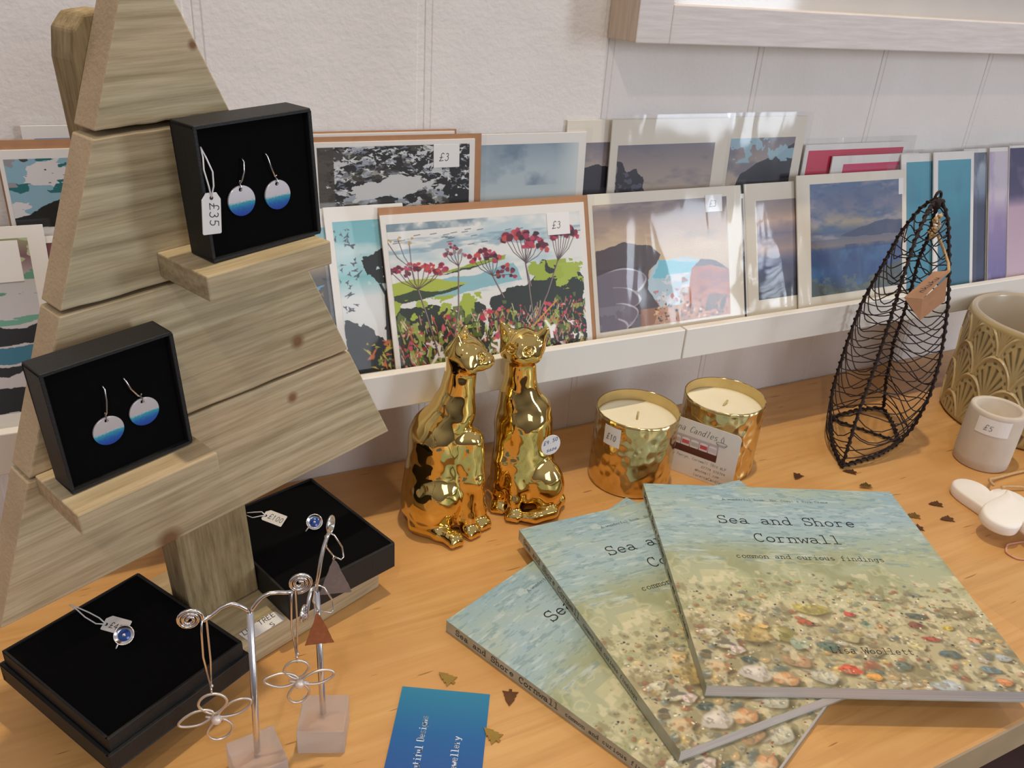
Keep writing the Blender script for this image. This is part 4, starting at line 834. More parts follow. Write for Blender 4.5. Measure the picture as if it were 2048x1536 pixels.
# ------------------------------------------------------------------ gold cats.  local x right, y away from the viewer, z up
def head(X, Y, Z, c, fx, fy, k=1.0, et=(1.5, 1.5), mz=-.35, mf=.95, ea=0.0, er=.8):
    """face direction (fx,fy) in plan"""
    sx, sy = -fy, fx                                      # sideways
    P = lambda a, b, z: (c[0] + fx * a + sx * b, c[1] + fy * a + sy * b, c[2] + z)
    d = ell(X, Y, Z, c, (1.5 * k, 1.5 * k, 1.32 * k)); d = smin(d, ell(X, Y, Z, P(mf, 0, mz), (.8, .78, .62)), .35)
    for s in (-1, 1):
        d = smin(d, ell(X, Y, Z, P(1.15, s * .3, -.5), (.42, .42, .36)), .12); d = smin(d, ell(X, Y, Z, P(.5, s * 1.0, -.4), (.6, .6, .55)), .3)
        d = smax(d, -ell(X, Y, Z, P(1.28, s * .62, .25), (.34, .34, .27)), .12); d = smin(d, ell(X, Y, Z, P(1.12, s * .62, .22), (.27, .27, .2)), .05)
    d = smin(d, ell(X, Y, Z, P(1.62, 0, -.18), (.2, .22, .16)), .08); d = smax(d, -cap(X, Y, Z, P(1.7, -.3, -.72), P(1.7, .3, -.72), .1, .1), .08)
    for s in (-1, 1):
        e_ = cap(X, Y, Z, P(-.1 + ea, s * er, .35), P(.05 + ea, s * et[0], et[1]), .85, .15); inn = cap(X, Y, Z, P(.72 + ea, s * (er + .2), .7), P(.46 + ea, s * (et[0] - .03), et[1] - .3), .36, .08)
        d = smin(d, smax(e_, -inn, .1), .3)
    return d
def paw(X, Y, Z, x, y, fx, fy, r=.62):
    d = ell(X, Y, Z, (x, y, .5), (r * 1.25, r * 1.25, .62)); sx, sy = -fy, fx
    for s in (-1, 0, 1): d = smin(d, ell(X, Y, Z, (x + fx * r * .8 + sx * s * .34, y + fy * r * .8 + sy * s * .34, .38), (.3, .3, .36)), .08)
    return d
def rip(X, Y, Z): return .034 * np.sin(2.1 * X + .7 * Z) * np.sin(1.9 * Y + .5) * np.sin(1.35 * Z + .8 * X) + .016 * np.sin(4.3 * X + 1.1) * np.sin(3.7 * Z + 2 * Y)
def catA(X, Y, Z):
    d = smin(cap(X, Y, Z, (-.85, .4, 2.8), (-.75, .1, 7.9), 2.8, 2.2), cap(X, Y, Z, (-.7, .1, 7.9), (.05, 0, 10.4), 2.0, 1.35), 1.0)
    d = smin(d, ell(X, Y, Z, (-.1, .1, 9.6), (1.9, 1.5, 1.1), .5), .5)
    d = smin(d, cap(X, Y, Z, (.3, 0, 10), (.7, -.1, 13.9), 1.45, 1.12), .8)
    d = smin(d, head(X, Y, Z, (1.0, -.1, 14.75), .95, -.31, 1.0, (.85, 1.75), -.2, 1.3, -.45, .55), .4)
    for (x, y, cx) in ((2.6, -.5, 1.6), (1.75, -1.6, .9)):
        d = smin(d, chain(X, Y, Z, [((cx, -.7, 8.0), 1.0), ((cx + .35, -1.0 + .0, 4.8), .82), ((x - .1, y + .15, 1.6), .58), ((x, y, .7), .55)], .3), .35); d = smin(d, paw(X, Y, Z, x + .12, y - .12, .6, -.8), .18)
    d = smin(d, ell(X, Y, Z, (-.9, -1.55, 2.9), (2.0, 1.35, 2.5), -.25), .3); d = smin(d, chain(X, Y, Z, [((-2.2, -1.4, .7), .8), ((-.6, -2.3, .6), .68), ((.35, -2.8, .55), .6)], .2), .22); d = smin(d, paw(X, Y, Z, .55, -2.9, .5, -.86), .15)
    d = smin(d, ell(X, Y, Z, (-.6, .4, 1.4), (3.1, 2.6, 1.6)), .5); d = smin(d, chain(X, Y, Z, [((-3.0, .4, .7), .6), ((-1.5, 2.5, .6), .6), ((1.2, 2.3, .55), .5)], .3), .3)
    d = smax(d, -cap(X, Y, Z, (2.1, -1.5, .5), (1.4, -1.3, 7.0), .12, .12), .18)
    return smax(d + rip(X, Y, Z), .02 - Z, .12)
def catB(X, Y, Z):
    d = smin(cap(X, Y, Z, (.1, .5, 2.8), (-.25, .3, 7.9), 2.75, 2.15), cap(X, Y, Z, (-.25, .3, 7.9), (-.7, .1, 10.0), 2.0, 1.25), 1.0)
    d = smin(d, ell(X, Y, Z, (-.1, .2, 9.5), (1.95, 1.4, 1.1), -.35), .5)
    d = smin(d, cap(X, Y, Z, (-.7, .1, 9.8), (-.8, -.1, 13.6), 1.42, 1.15), .8)
    d = smin(d, head(X, Y, Z, (-.75, -.25, 14.35), -.12, -.99, 1.08, (1.75, 1.75), -.35, .95, 0.0, .95), .35)
    for (x, y, cx) in ((-1.65, -1.2, -1.4), (-.35, -2.2, -.5)):
        d = smin(d, chain(X, Y, Z, [((cx, -.5, 8.0), .95), ((cx - .1, -1.2, 4.8), .8), ((x, y + .2, 1.6), .58), ((x, y, .7), .55)], .3), .35); d = smin(d, paw(X, Y, Z, x, y - .15, -.15, -.99), .18)
    d = smin(d, ell(X, Y, Z, (1.75, -.9, 2.7), (1.75, 1.5, 2.4), .2), .28)
    d = smin(d, chain(X, Y, Z, [((2.4, 1.2, .7), .6), ((3.1, -.2, .75), .62), ((2.6, -1.9, .7), .58), ((1.3, -2.7, .6), .52), ((.5, -2.75, .55), .42)], .3), .16)
    d = smin(d, ell(X, Y, Z, (.1, .6, 1.3), (3.0, 2.6, 1.5)), .5); d = smax(d, -cap(X, Y, Z, (-1.0, -1.9, .5), (-.95, -1.5, 7.0), .12, .12), .18)
    return smax(d + rip(X, Y, Z), .02 - Z, .12)
ca = empty('gold_cat_figurine', M=vframe(21.9, -9.9), label='shiny gold sitting cat on the left, turning its head toward the other cat', cat='figurine', group='gold cat figurines')
sdf_obj('cat_body', catA, (-4.6, -4.4, -.3), (4.2, 4.2, 17.6), .13, gold, ca)
cb = empty('gold_cat_figurine', M=vframe(28.55, -9.75), label='shiny gold sitting cat on the right, facing the viewer with a round £9.50 sticker', cat='figurine', group='gold cat figurines')
sdf_obj('cat_body', catB, (-4.2, -4.4, -.3), (4.6, 4.2, 17.4), .13, gold, cb)
Mst = frame((2.05, -1.55, 6.75), (.93, .36, 0), (-.36, .9, .15), (0.02, -.16, .98))
mb = MB(); mb.prism(arc(0, 0, .78, 1.0, 0, 352, 40), -.06, -.02); st = mb.build('round_price_sticker', white_sticker, cb); st.matrix_local = Mst
mb = MB(); write(mb, '£9.50', (-.62, -.07, .0), (.93, 0, .36), (-.2, 0, .98), (0, -1, 0), .42, .245, .04, False, .2); write(mb, '5626', (-.3, -.07, -.72), (.95, 0, .3), (-.2, 0, .98), (0, -1, 0), .26, .22, .04, False, .2); mb.build('sticker_writing', ink_blue, st)

# ------------------------------------------------------------------ candles
def candle(x, y, R, h, label, wick, price=None):
    r = empty('brass_candle', (x, y, 0), label, 'candle', 'hammered brass candles')
    mb = MB(); n = 96; pr = [(0, .02), (R - .15, .02), (R, .12)] + [(R, .12 + (h - .12) * k / 20) for k in range(1, 21)] + [(R - .06, h + .01), (R - .1, h - .02)]; mb.lathe(pr, n=n); mb.build('brass_cup', ham, r, smooth=True)
    mb = MB(); mb.lathe([(R - .1, h - .02), (R - .11, h - 1.6)], n=n); mb.build('cup_inside', brass_in, r, smooth=True)
    mb = MB(); mb.lathe([(0, h - 1.12), (R * .5, h - 1.1), (R - .35, h - 1.08), (R - .14, h - 1.0), (R - .13, h - 1.9), (0, h - 1.9)], n=64); mb.build('wax', wax, r, smooth=True)
    mb = MB(); mb.tube([(0, 0, h - 1.2), (wick[0] * .4, wick[1] * .4, h - 1.12 + wick[2] * .6), (wick[0], wick[1], h - 1.12 + wick[2])], .1, 8); mb.build('wick', wick_m, r, smooth=True)
    if price:
        n2 = 10; a0, a1 = math.radians(price), math.radians(price + 26); v = []; mb = MB()
        for k in range(n2 + 1):
            a = a0 + (a1 - a0) * k / n2
            for z in (h - 2.3, h - .5): v.append(((R + .03) * math.cos(a), (R + .03) * math.sin(a), z))
        mb.add(v, [(2 * k, 2 * k + 2, 2 * k + 3, 2 * k + 1) for k in range(n2)]); s_ = mb.build('price_sticker', white_sticker, r)
        am = (a0 + a1) / 2; tx = Vector((-math.sin(am), math.cos(am), 0)); o_ = Vector((math.cos(am), math.sin(am), 0)) * (R + .07) - tx * .5; o_.z = h - 1.75
        mb = MB(); write(mb, '£10', o_, tx, (0, 0, 1), (0, 0, 0), .62, .32, .045, False, .15); mb.build('handwritten_price', grey_ink, s_)
    return r
candle(39.46, -9.75, 3.58, 6.95, 'hammered brass candle with a £10 sticker and upright wick, front left of the pair', (.05, .0, .75), 188)
candle(48.25, -11.45 + .9, 3.58, 7.05, 'hammered brass candle behind the business card, its wick leaning over', (.75, .35, .25))
# candle maker's card between the candles
r = empty('business_card', M=frame((42.45, -7.74, 0.02), (.5, -.866, 0), (.866, .5, 0), (0, 0, 1)), label='white candle-maker business card standing between the two brass candles', cat='business card')
mb = MB(); W_, H_ = 8.5, 5.5; c = .45
pl = [(0, 0), (W_ - c, 0)] + arc(W_ - c, c, c, c, -90, 0, 6) + arc(W_ - c, H_ - c, c, c, 0, 90, 6) + [(0, H_)]
mb.prism(pl, -.04, 0); bc = mb.build('card', card_w, r)
cvp = Cv(60, 170, 2.8).grad([(0, (200, 190, 196)), (.55, (170, 150, 156)), (.62, (96, 52, 46)), (1, (84, 44, 38))])
for i, cl in enumerate([(200, 196, 208), (214, 190, 176), (214, 96, 104), (196, 190, 184), (206, 84, 90), (210, 204, 210)]):
    x = .08 + i * .165; cvp.poly([(x - .07, .18), (x + .07, .18), (x + .075, .6), (x - .075, .6)], (226, 220, 224)); cvp.poly([(x - .065, .28), (x + .065, .28), (x + .065, .5), (x - .065, .5)], cl); cvp.blob(x, .2, .07, .02, (236, 232, 234))
U, V = np.meshgrid(np.linspace(1.6, 6.7, 170), np.linspace(3.95, 2.25, 60)); gridmesh('candle_photo', np.stack([U, np.full_like(U, -.05), V], -1), art_m, r, cvp.a, False)
mb = MB(); n_ = (0, -1, 0); ux = (1, 0, 0); uy = (0, 0, 1)
write(mb, 'Lucerna Candles', (.9, -.052, 4.35), ux, uy, n_, .62, .37, .028, False, .35, .5)
write(mb, '4 Chapel Lane Penryn, Cornwall TR10 8LP', (.5, -.052, 1.75), ux, uy, n_, .26, .185, .022, False, .1)
write(mb, '07774 070704', (5.5, -.052, 1.25), ux, uy, n_, .26, .185, .022, False, .1); write(mb, '@hotmail.com', (5.0, -.052, .78), ux, uy, n_, .26, .185, .022, False, .1)
write(mb, 'LucernaCandles', (4.9, -.052, .28), ux, uy, n_, .28, .2, .022, False, .1); write(mb, 'co.uk', (1.0, -.052, 1.2), ux, uy, n_, .26, .185, .022, False, .1)
mb.tube([(6.9 + .5 * math.cos(a), -.05, 4.2 + .14 * math.sin(a)) for a in [2 * PI * k / 20 for k in range(20)]], .018, 4, closed=True); mb.tube([(6.45, -.05, 4.15), (6.6, -.05, 3.95), (7.2, -.05, 3.95), (7.35, -.05, 4.15)], .018, 4); mb.tube([(6.85, -.05, 4.3), (6.78, -.05, 4.6), (6.95, -.05, 4.95), (7.05, -.05, 4.6), (6.98, -.05, 4.3)], .018, 4)
mb.build('card_printing', grey_ink, r)

# ------------------------------------------------------------------ books
def cover_paint(h=590, w_=575):
    c = Cv(h, w_, .98).grad([(0, (150, 176, 178)), (.2, (160, 184, 192)), (.34, (156, 180, 180)), (.42, (168, 176, 148)), (.56, (176, 178, 142)), (.66, (196, 190, 152)), (.8, (182, 172, 134)), (1, (180, 168, 130))])
    tilt = c.V + .22 * (c.U - .4)
    streak = fbm(h, w_, 60, 14, 3, 4, .65); streak2 = fbm(h, w_, 110, 30, 9, 3, .6)
    c.mix(np.clip((c.n(4, 3, 4) - .45) * 4, 0, 1) * (c.V < .42), (140, 172, 190), .55); c.mix(np.clip((c.n(5, 13, 4) - .52) * 4, 0, 1) * (c.V < .4), (172, 184, 160), .7)
    c.mix(np.clip((tilt - .30) * 5, 0, 1) * np.clip((c.U - .3) * 3, 0, 1) * np.clip((.55 - c.V) * 8, 0, 1), (168, 176, 144), .8)
    c.mix(np.clip((streak - .56) * 9, 0, 1) * (c.V < .46), (196, 208, 206), .55); c.mix(np.clip((.42 - streak2) * 9, 0, 1) * (c.V < .46), (112, 142, 152), .5)
    c.mix(np.clip((c.n(9, 21, 4) - .52) * 7, 0, 1) * np.clip((c.V - .3) * 6, 0, 1) * (c.V < .7), (146, 150, 110), .7); w1 = abs(fbm(h, w_, 8, 7, 41, 4, .55) - .5)
    c.mix(np.clip((.03 - w1) * 34, 0, 1) * np.clip((c.V - .34) * 8, 0, 1) * (c.V < .8), (208, 204, 164), .5); w2 = abs(fbm(h, w_, 14, 12, 51, 3, .55) - .5); c.mix(np.clip((.02 - w2) * 60, 0, 1) * np.clip((c.V - .42) * 6, 0, 1), (206, 196, 158), .45)
    c.mix(np.clip((c.n(6, 61, 4) - .5) * 5, 0, 1) * (c.V > .5) * (c.V < .72) * (c.U > .1), (212, 204, 158), .7)
    c.mix(np.clip((c.n(16, 71, 4) - .55) * 8, 0, 1) * (c.V > .62), (136, 126, 92), .55); c.mix(np.clip((c.n(22, 81, 3) - .58) * 9, 0, 1) * (c.V > .6), (204, 192, 150), .7)
    r = c.r; cols = [(120, 108, 80), (190, 150, 100), (86, 100, 98), (60, 84, 96), (196, 196, 186), (176, 92, 60), (206, 186, 136), (110, 130, 110), (206, 200, 196), (150, 60, 44), (100, 120, 130), (214, 170, 90)]
    for i in range(760):
        v = .5 + .5 * r.rand() ** .75; u = r.rand(); s_ = (.0022 + .013 * max(0, v - .48)) * (.4 + r.rand() ** 2.5 * 1.5); cl = (np.array(cols[r.randint(len(cols))]) * (.85 + .25 * r.rand())) * .6 + np.array([180, 170, 134]) * .4; a = r.uniform(-.5, .5)
        c.blob(u + s_ * .3, v + s_ * .7, s_ * 1.6, s_, (104, 90, 62), a, .6, .8, .08); c.blob(u, v, s_ * 1.6, s_, cl, a, .85, .55, .08); c.blob(u - s_ * .4, v - s_ * .35, s_ * .5, s_ * .3, np.minimum(cl * 1.3, 245), a, .7, .7)
    big = [(.2, .79, .085, .045, (176, 148, 84)), (.29, .79, .05, .04, (132, 124, 66)), (.42, .68, .075, .028, (184, 170, 84)), (.1, .83, .05, .035, (190, 186, 160)), (.07, .79, .03, .02, (196, 192, 170)), (.06, .93, .035, .028, (176, 112, 66)), (.16, .95, .055, .04, (196, 188, 186)), (.24, .97, .045, .03, (190, 132, 88)), (.155, .90, .03, .018, (46, 70, 76)), (.38, .74, .028, .017, (168, 66, 44)),
        (.54, .70, .022, .012, (190, 56, 50)), (.58, .745, .025, .016, (60, 110, 98)), (.62, .76, .022, .018, (176, 116, 60)), (.42, .84, .045, .022, (64, 92, 84)), (.33, .83, .035, .03, (136, 158, 140)), (.45, .93, .042, .022, (206, 62, 40)), (.51, .955, .03, .016, (216, 144, 56)), (.62, .91, .028, .02, (76, 96, 90)), (.72, .985, .06, .028, (170, 184, 200)), (.79, .86, .04, .018, (54, 84, 104)),
        (.7, .83, .035, .02, (196, 186, 130)), (.76, .80, .035, .012, (160, 56, 46)), (.74, .74, .03, .016, (116, 50, 46)), (.88, .92, .04, .016, (90, 116, 136)), (.9, .8, .028, .016, (186, 96, 60)), (.82, .93, .05, .03, (140, 134, 100)), (.9, .965, .03, .018, (206, 120, 70)), (.76, .70, .04, .016, (70, 80, 76)), (.66, .62, .035, .014, (130, 140, 120)), (.8, .6, .03, .01, (110, 120, 110)), (.19, .72, .03, .022, (206, 170, 110)), (.24, .76, .02, .014, (214, 170, 96)),
        (.9, .68, .06, .03, (128, 116, 84)), (.13, .86, .028, .02, (212, 190, 190)), (.30, .9, .05, .03, (172, 130, 96)), (.36, .96, .05, .03, (176, 178, 168)), (.95, .87, .03, .02, (150, 160, 170)), (.56, .57, .025, .01, (120, 130, 96)), (.84, .75, .022, .012, (206, 176, 60)), (.03, .88, .03, .02, (90, 86, 70)), (.55, .86, .03, .02, (150, 140, 110)), (.5, .8, .04, .025, (170, 160, 116))]
    for i, (u, v, a, b, cl) in enumerate(big):
        a, b = a * .82, b * .82
        cl = np.array(cl) * .72 + np.array([176, 166, 130]) * .28; c.blob(u + .006, v + b * .45, a, b, (84, 74, 48), .1, .75, .5, .1); c.blob(u, v, a, b, cl, .1, 1, .2, .08); c.blob(u - a * .2, v - b * .3, a * .55, b * .4, np.minimum(cl * 1.2 + 8, 250), .1, .75, .9, .15)
        c.specks(int(6 + 2000 * a * b), (u - a * .6, v - b * .5, u + a * .6, v + b * .5), .005, [tuple(cl * .88), tuple(np.minimum(cl * 1.12, 250))], i + 40, .0)
    c.blob(.1, .83, .02, .014, (110, 104, 96), 0, .9, .5, .3); c.mix(np.clip((c.n(40, 97, 3, .8) - .56) * 8, 0, 1) * (c.V > .56), (128, 118, 86), .5); c.mix(np.clip((c.n(34, 93, 3, .8) - .6) * 9, 0, 1) * (c.V > .5), (222, 212, 176), .6)
    c.specks(260, (.0, .6, 1, 1), .0026, [(60, 56, 44), (236, 226, 196), (150, 90, 60), (70, 90, 100), (224, 210, 170)], 91, .1)
    return c.a * .98 + 4
BW, BH_, BT = 20.9, 21.3, .9
cov = cover_paint(); U, V = np.meshgrid(np.linspace(0, BW, cov.shape[1]), np.linspace(0, -BH_, cov.shape[0]))
covP = np.stack([U, V, np.full_like(U, BT + .006)], -1)
bk = empty('paperback_book', label='x', cat='book')
mb = MB(); mb.box(.06, BW - .06, -BH_ + .05, -.05, .045, BT - .045); p_pages = mb.build('page_block', pages_m, bk)
mb = MB(); mb.box(0, BW, -BH_, 0, BT - .045, BT); mb.box(0, BW, -BH_, 0, 0, .045); mb.box(0, .055, -BH_, 0, .045, BT - .045); p_cover = mb.build('cover', spine_m, bk, bevel=.015, bseg=1)
p_print = gridmesh('cover_painting', covP, cover_m, bk, cov, False)
mb = MB(); UX, UY, UZ = (1, 0, 0), (0, 1, 0), (0, 0, 1); z_ = BT + .016
write(mb, 'Sea and Shore', (4.95, -5.1, z_), UX, UY, UZ, .98, .845, .085); write(mb, 'Cornwall', (7.2, -7.3, z_), UX, UY, UZ, .98, .845, .085)
write(mb, 'common and curious findings', (5.2, -9.25, z_), UX, UY, UZ, .48, .412, .045); write(mb, "'A wonderful book' BBC Coast's Nick Crane", (5.85, -2.0, z_), UX, UY, UZ, .27, .219, .021)
write(mb, 'Lisa Woollett', (8.7, -18.45, z_), UX, UY, UZ, .5, .42, .045); p_text = mb.build('title_lettering', ink, bk)
mb = MB(); write(mb, 'Sea and Shore Cornwall', (-.012, -.9, .28), (0, -1, 0), (0, 0, 1), (-1, 0, 0), .44, .40, .06); write(mb, 'common and curious findings', (-.012, -10.2, .3), (0, -1, 0), (0, 0, 1), (-1, 0, 0), .3, .25, .04); p_spine = mb.build('spine_lettering', grey_ink, bk)
def book_place(r, x, y, z, a, label): r.matrix_world = Matrix.Translation((x * CM, y * CM, z * CM)) @ Matrix.Rotation(math.radians(a), 4, 'Z'); r['label'] = label; r['group'] = 'fanned stack of beach-cover paperbacks'
def book_copy():
    n = bk.copy(); COL.objects.link(n)
    for ch in (p_pages, p_cover, p_print, p_text, p_spine): c_ = ch.copy(); COL.objects.link(c_); c_.parent = n
    return n
b2_, b3_ = book_copy(), book_copy()
book_place(bk, 17.17, -21.15, .01, 21.4, 'bottom paperback of the three fanned beach-cover books, leftmost, on the table')
book_place(b2_, 25.58, -15.2, .935, -2.2, 'middle paperback of the three fanned beach-cover books')
book_place(b3_, 37.32, -14.52, 1.86, -24.6, 'top paperback of the three fanned beach-cover books, its whole title showing')

# ------------------------------------------------------------------ wire basket
bas = empty('wire_basket', (66.8, -12.0, 0), 'tall dark twisted-wire basket coming to a point, with a kraft tag near its tip', 'basket')
off = np.array([66.8, -12.0, 0])
rF = [(59.3, -15.9, .25), (59.1, -16.1, 3.2), (59.6, -15.8, 6.1), (60.4, -15.4, 8.3), (61.0, -15.1, 10.8), (61.3, -15.0, 15.3), (61.6, -14.8, 18.3), (62.6, -14.2, 21.4), (64.2, -13.4, 23.3), (66.5, -12.2, 24.0)]
rL = [(65.4, -8.5, .25), (65.2, -8.0, 3.1), (65.1, -8.1, 5.0), (65.2, -8.2, 8.8), (65.4, -8.5, 13.2), (65.9, -9.2, 17.0), (66.2, -9.9, 20.4), (66.6, -10.9, 23.0), (66.9, -11.9, 24.1)]
rR = [(68.5, -14.7, .25), (68.9, -15.4, 2.5), (69.1, -15.8, 6.0), (69.1, -15.7, 9.1), (68.9, -15.4, 12.1), (68.6, -14.9, 15.4), (68.1, -14.1, 19.0), (67.6, -13.2, 22.4), (67.2, -12.3, 24.0)]
rB = [(73.0, -8.7, .25), (72.6, -8.8, 1.5), (71.8, -8.9, 3.8), (71.0, -9.3, 6.4), (70.2, -9.6, 8.8), (70.0, -9.9, 11.1), (69.5, -10.3, 13.1), (69.0, -10.6, 15.7), (68.4, -10.9, 18.0), (68.3, -11.3, 20.0), (67.6, -11.7, 22.5), (67.2, -12.0, 24.0)]
def resample(p, n):
    p = np.array(p, float); d = np.r_[0, np.cumsum(np.linalg.norm(np.diff(p, axis=0), axis=1))]; t = np.linspace(0, d[-1], n)
    q = np.stack([np.interp(t, d, p[:, k]) for k in range(3)], 1)
    for _ in range(3): q[1:-1] = (q[:-2] + 2 * q[1:-1] + q[2:]) / 4
    return q
def twisted(path, r, name, parent, m, cr=.10, pitch=.85):
    p = resample(path, 70); mb = MB(); mb.tube([tuple(v) for v in p], r, 7)
    d = np.r_[0, np.cumsum(np.linalg.norm(np.diff(p, axis=0), axis=1))]; n = int(d[-1] / .11); t = np.linspace(0, d[-1], n); q = np.stack([np.interp(t, d, p[:, k]) for k in range(3)], 1)
    T_ = np.gradient(q, axis=0); T_ /= np.linalg.norm(T_, axis=1)[:, None] + 1e-9; A = np.cross(T_, [.3, .9, .1]); A /= np.linalg.norm(A, axis=1)[:, None] + 1e-9; B_ = np.cross(T_, A)
    a = 2 * PI * t / pitch; c_ = q + (A * np.cos(a)[:, None] + B_ * np.sin(a)[:, None]) * (r + cr * .4); mb.tube([tuple(v) for v in c_], cr, 6); return mb.build(name, m, parent, smooth=True)
ribs = {}
for k, rp in (('F', rF), ('L', rL), ('R', rR), ('B', rB)):
    p = np.array(rp) - off; twisted(p, .13, 'rib', bas, rust, .085, .8); ribs[k] = resample(p, 120)
mb = MB(); q = random.Random(2)
def at_z(k, z):
    p = ribs[k]; i = int(np.argmin(abs(p[:, 2] - z))); return p[i]
for (a, b) in (('F', 'R'), ('R', 'B'), ('B', 'L'), ('L', 'F')):
    z = .9
    while z < 23.2:
        P0, P1 = at_z(a, z + q.uniform(-.25, .25)), at_z(b, z + q.uniform(-.25, .25)); mid = (P0 + P1) / 2; L = np.linalg.norm(P1 - P0); outw = np.array([mid[0], mid[1], 0]); outw /= np.linalg.norm(outw) + 1e-6
        sag = .16 * L + q.uniform(-.2, .3); sk = q.uniform(-1.6, 1.6); pts_ = []
        for i in range(9): t = i / 8; g = 4 * t * (1 - t); pts_.append(tuple(P0 * (1 - t) + P1 * t + outw * g * .10 * L - np.array([0, 0, 1]) * g * (sag if z > 2.2 else .1) + np.array([0, 0, 1]) * math.sin(2 * PI * t) * sk * .35 * (z > 2.2)))
        mb.tube(pts_, .055, 5); z += q.uniform(.72, .98)
mb.build('wire_weave', rust, bas, smooth=True)
base_pts = {k: ribs[k][0] for k in 'FLRB'}
F0, L0, R0, B0 = (np.array(base_pts[k]) for k in 'FLRB')
twisted([L0, (L0 + R0) / 2, R0], .12, 'base_bar', bas, rust, .07)
twisted([F0, F0 * .55 + L0 * .45 + np.array([-.5, .0, 0]), L0, L0 * .5 + B0 * .5 + np.array([.2, .35, .1]), B0, B0 * .5 + R0 * .5 + np.array([.3, .0, 0]), R0, F0 * .5 + R0 * .5 + np.array([.1, -.5, 0]), F0], .14, 'base_ring', bas, rust, .085)
mb = MB(); tip = np.array([67.0, -12.1, 24.2]) - off; mb.tube([tuple(tip + np.array([.35 * math.cos(a), .1, .45 * math.sin(a)])) for a in [2 * PI * k / 16 for k in range(16)]], .13, 7, closed=True); mb.sphere(tuple(tip - np.array([0, 0, .6])), (.4, .4, .6), 8); mb.build('tip_binding', rust, bas, smooth=True)
mb = MB(); kn = np.array([66.2, -13.0, 22.0]) - off; q2 = random.Random(4)
for i in range(26):
    c_ = kn + np.array([q2.uniform(-.25, .35), q2.uniform(-.25, .1), q2.uniform(-1.0, 1.0)]); d_ = np.array([q2.uniform(-.35, .35), q2.uniform(-.15, .15), q2.uniform(-.35, .35)])
    mb.tube([tuple(c_ - d_), tuple(c_), tuple(c_ + d_ * .9 + np.array([0, 0, .08]))], [.06, .17, .06], 6)
mb.build('jute_knot', jute, bas, smooth=True)
def cm_(p): return tuple(np.array(p) - off)
mb = MB(); mb.tube([cm_(p) for p in [(66.6, -13.3, 21.2), (67.5, -13.6, 20.0), (67.4, -14.6, 18.9), (66.3, -15.6, 18.6), (65.0, -16.2, 18.6)]], .13, 7); mb.build('jute_cord', jute, bas, smooth=True)
# folded kraft tag in front of the ribs
t1 = [np.array(p) - off for p in [(60.71, -16.1, 16.97), (63.59, -16.1, 19.01), (65.15, -16.5, 19.09), (62.61, -16.5, 16.77)]]
tg = MB(); tg.add([tuple(p) for p in t1] + [tuple(p + np.array([.0, .05, -.05])) for p in t1], [(0, 1, 2, 3), (7, 6, 5, 4), (0, 4, 5, 1), (1, 5, 6, 2), (2, 6, 7, 3), (3, 7, 4, 0)])
t2 = [np.array(p) - off for p in [(60.75, -16.1, 16.93), (62.61, -16.5, 16.76), (63.46, -16.3, 14.59), (66.19, -16.2, 16.06), (65.1, -16.45, 18.5)]]
tg.add([tuple(p) for p in (t2[0], t2[1], t2[2])] + [tuple(p) for p in (t2[1], t2[2], t2[3], t2[4])], [(0, 2, 1), (3, 4, 5, 6)]); tgo = tg.build('kraft_tag', kraft, bas)
mb = MB(); a_ = Vector(t1[3] - t1[0]); b_ = Vector(t1[1] - t1[0]); bu = b_.normalized(); au = a_.normalized()
write(mb, 'nkuku', Vector(t1[0]) + a_ * .62 + b_ * .2 + Vector((-.02, -.09, .06)), bu, -au, (0, 0, 0), .62, .42, .055, False, .1); mb.build('tag_writing', ink, tgo)

# ------------------------------------------------------------------ scalloped vase
vr, vh = 7.9, 11.5
vase = empty('scalloped_plant_pot', (86.0, -15.6, 0), 'large olive-glazed plant pot with raised scallop pattern, at the right edge', 'plant pot')
nt, nz_ = 900, 330; th = np.linspace(0, 2 * PI, nt, endpoint=False); zz = np.linspace(.1, vh, nz_)
TH, ZZ = np.meshgrid(th, zz); S_ = TH * vr; wf = 2 * PI * vr / 12; ph = 2.85
hgt = np.zeros_like(S_); rim_ = np.zeros_like(S_); dot_ = np.zeros_like(S_); taken = np.zeros(S_.shape, bool)
for row in range(-2, 5):
    cz = -1.2 + row * ph; cs_ = (np.round((S_ - (row % 2) * wf / 2) / wf) * wf + (row % 2) * wf / 2); dx = S_ - cs_; dz = ZZ - cz
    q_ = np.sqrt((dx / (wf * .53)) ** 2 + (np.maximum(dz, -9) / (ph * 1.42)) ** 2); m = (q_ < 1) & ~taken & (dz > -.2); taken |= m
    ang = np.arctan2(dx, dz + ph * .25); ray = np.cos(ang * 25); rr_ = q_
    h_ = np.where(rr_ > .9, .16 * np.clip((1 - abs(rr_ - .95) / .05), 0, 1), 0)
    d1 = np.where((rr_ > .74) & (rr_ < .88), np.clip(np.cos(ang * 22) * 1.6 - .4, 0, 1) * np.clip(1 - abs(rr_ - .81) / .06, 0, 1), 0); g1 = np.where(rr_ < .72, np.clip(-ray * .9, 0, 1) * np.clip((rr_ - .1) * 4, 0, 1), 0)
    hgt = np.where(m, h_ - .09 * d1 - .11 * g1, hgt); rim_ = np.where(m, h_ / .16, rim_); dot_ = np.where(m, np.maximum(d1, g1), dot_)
fade = np.clip((vh - .5 - ZZ) / .3, 0, 1) * np.clip((ZZ - .4) / .3, 0, 1); hgt *= fade; RR = vr + hgt - .35 * np.clip((.6 - ZZ) / .6, 0, 1) ** 2 - .12 * np.clip((ZZ - vh + .4) / .4, 0, 1) ** 2
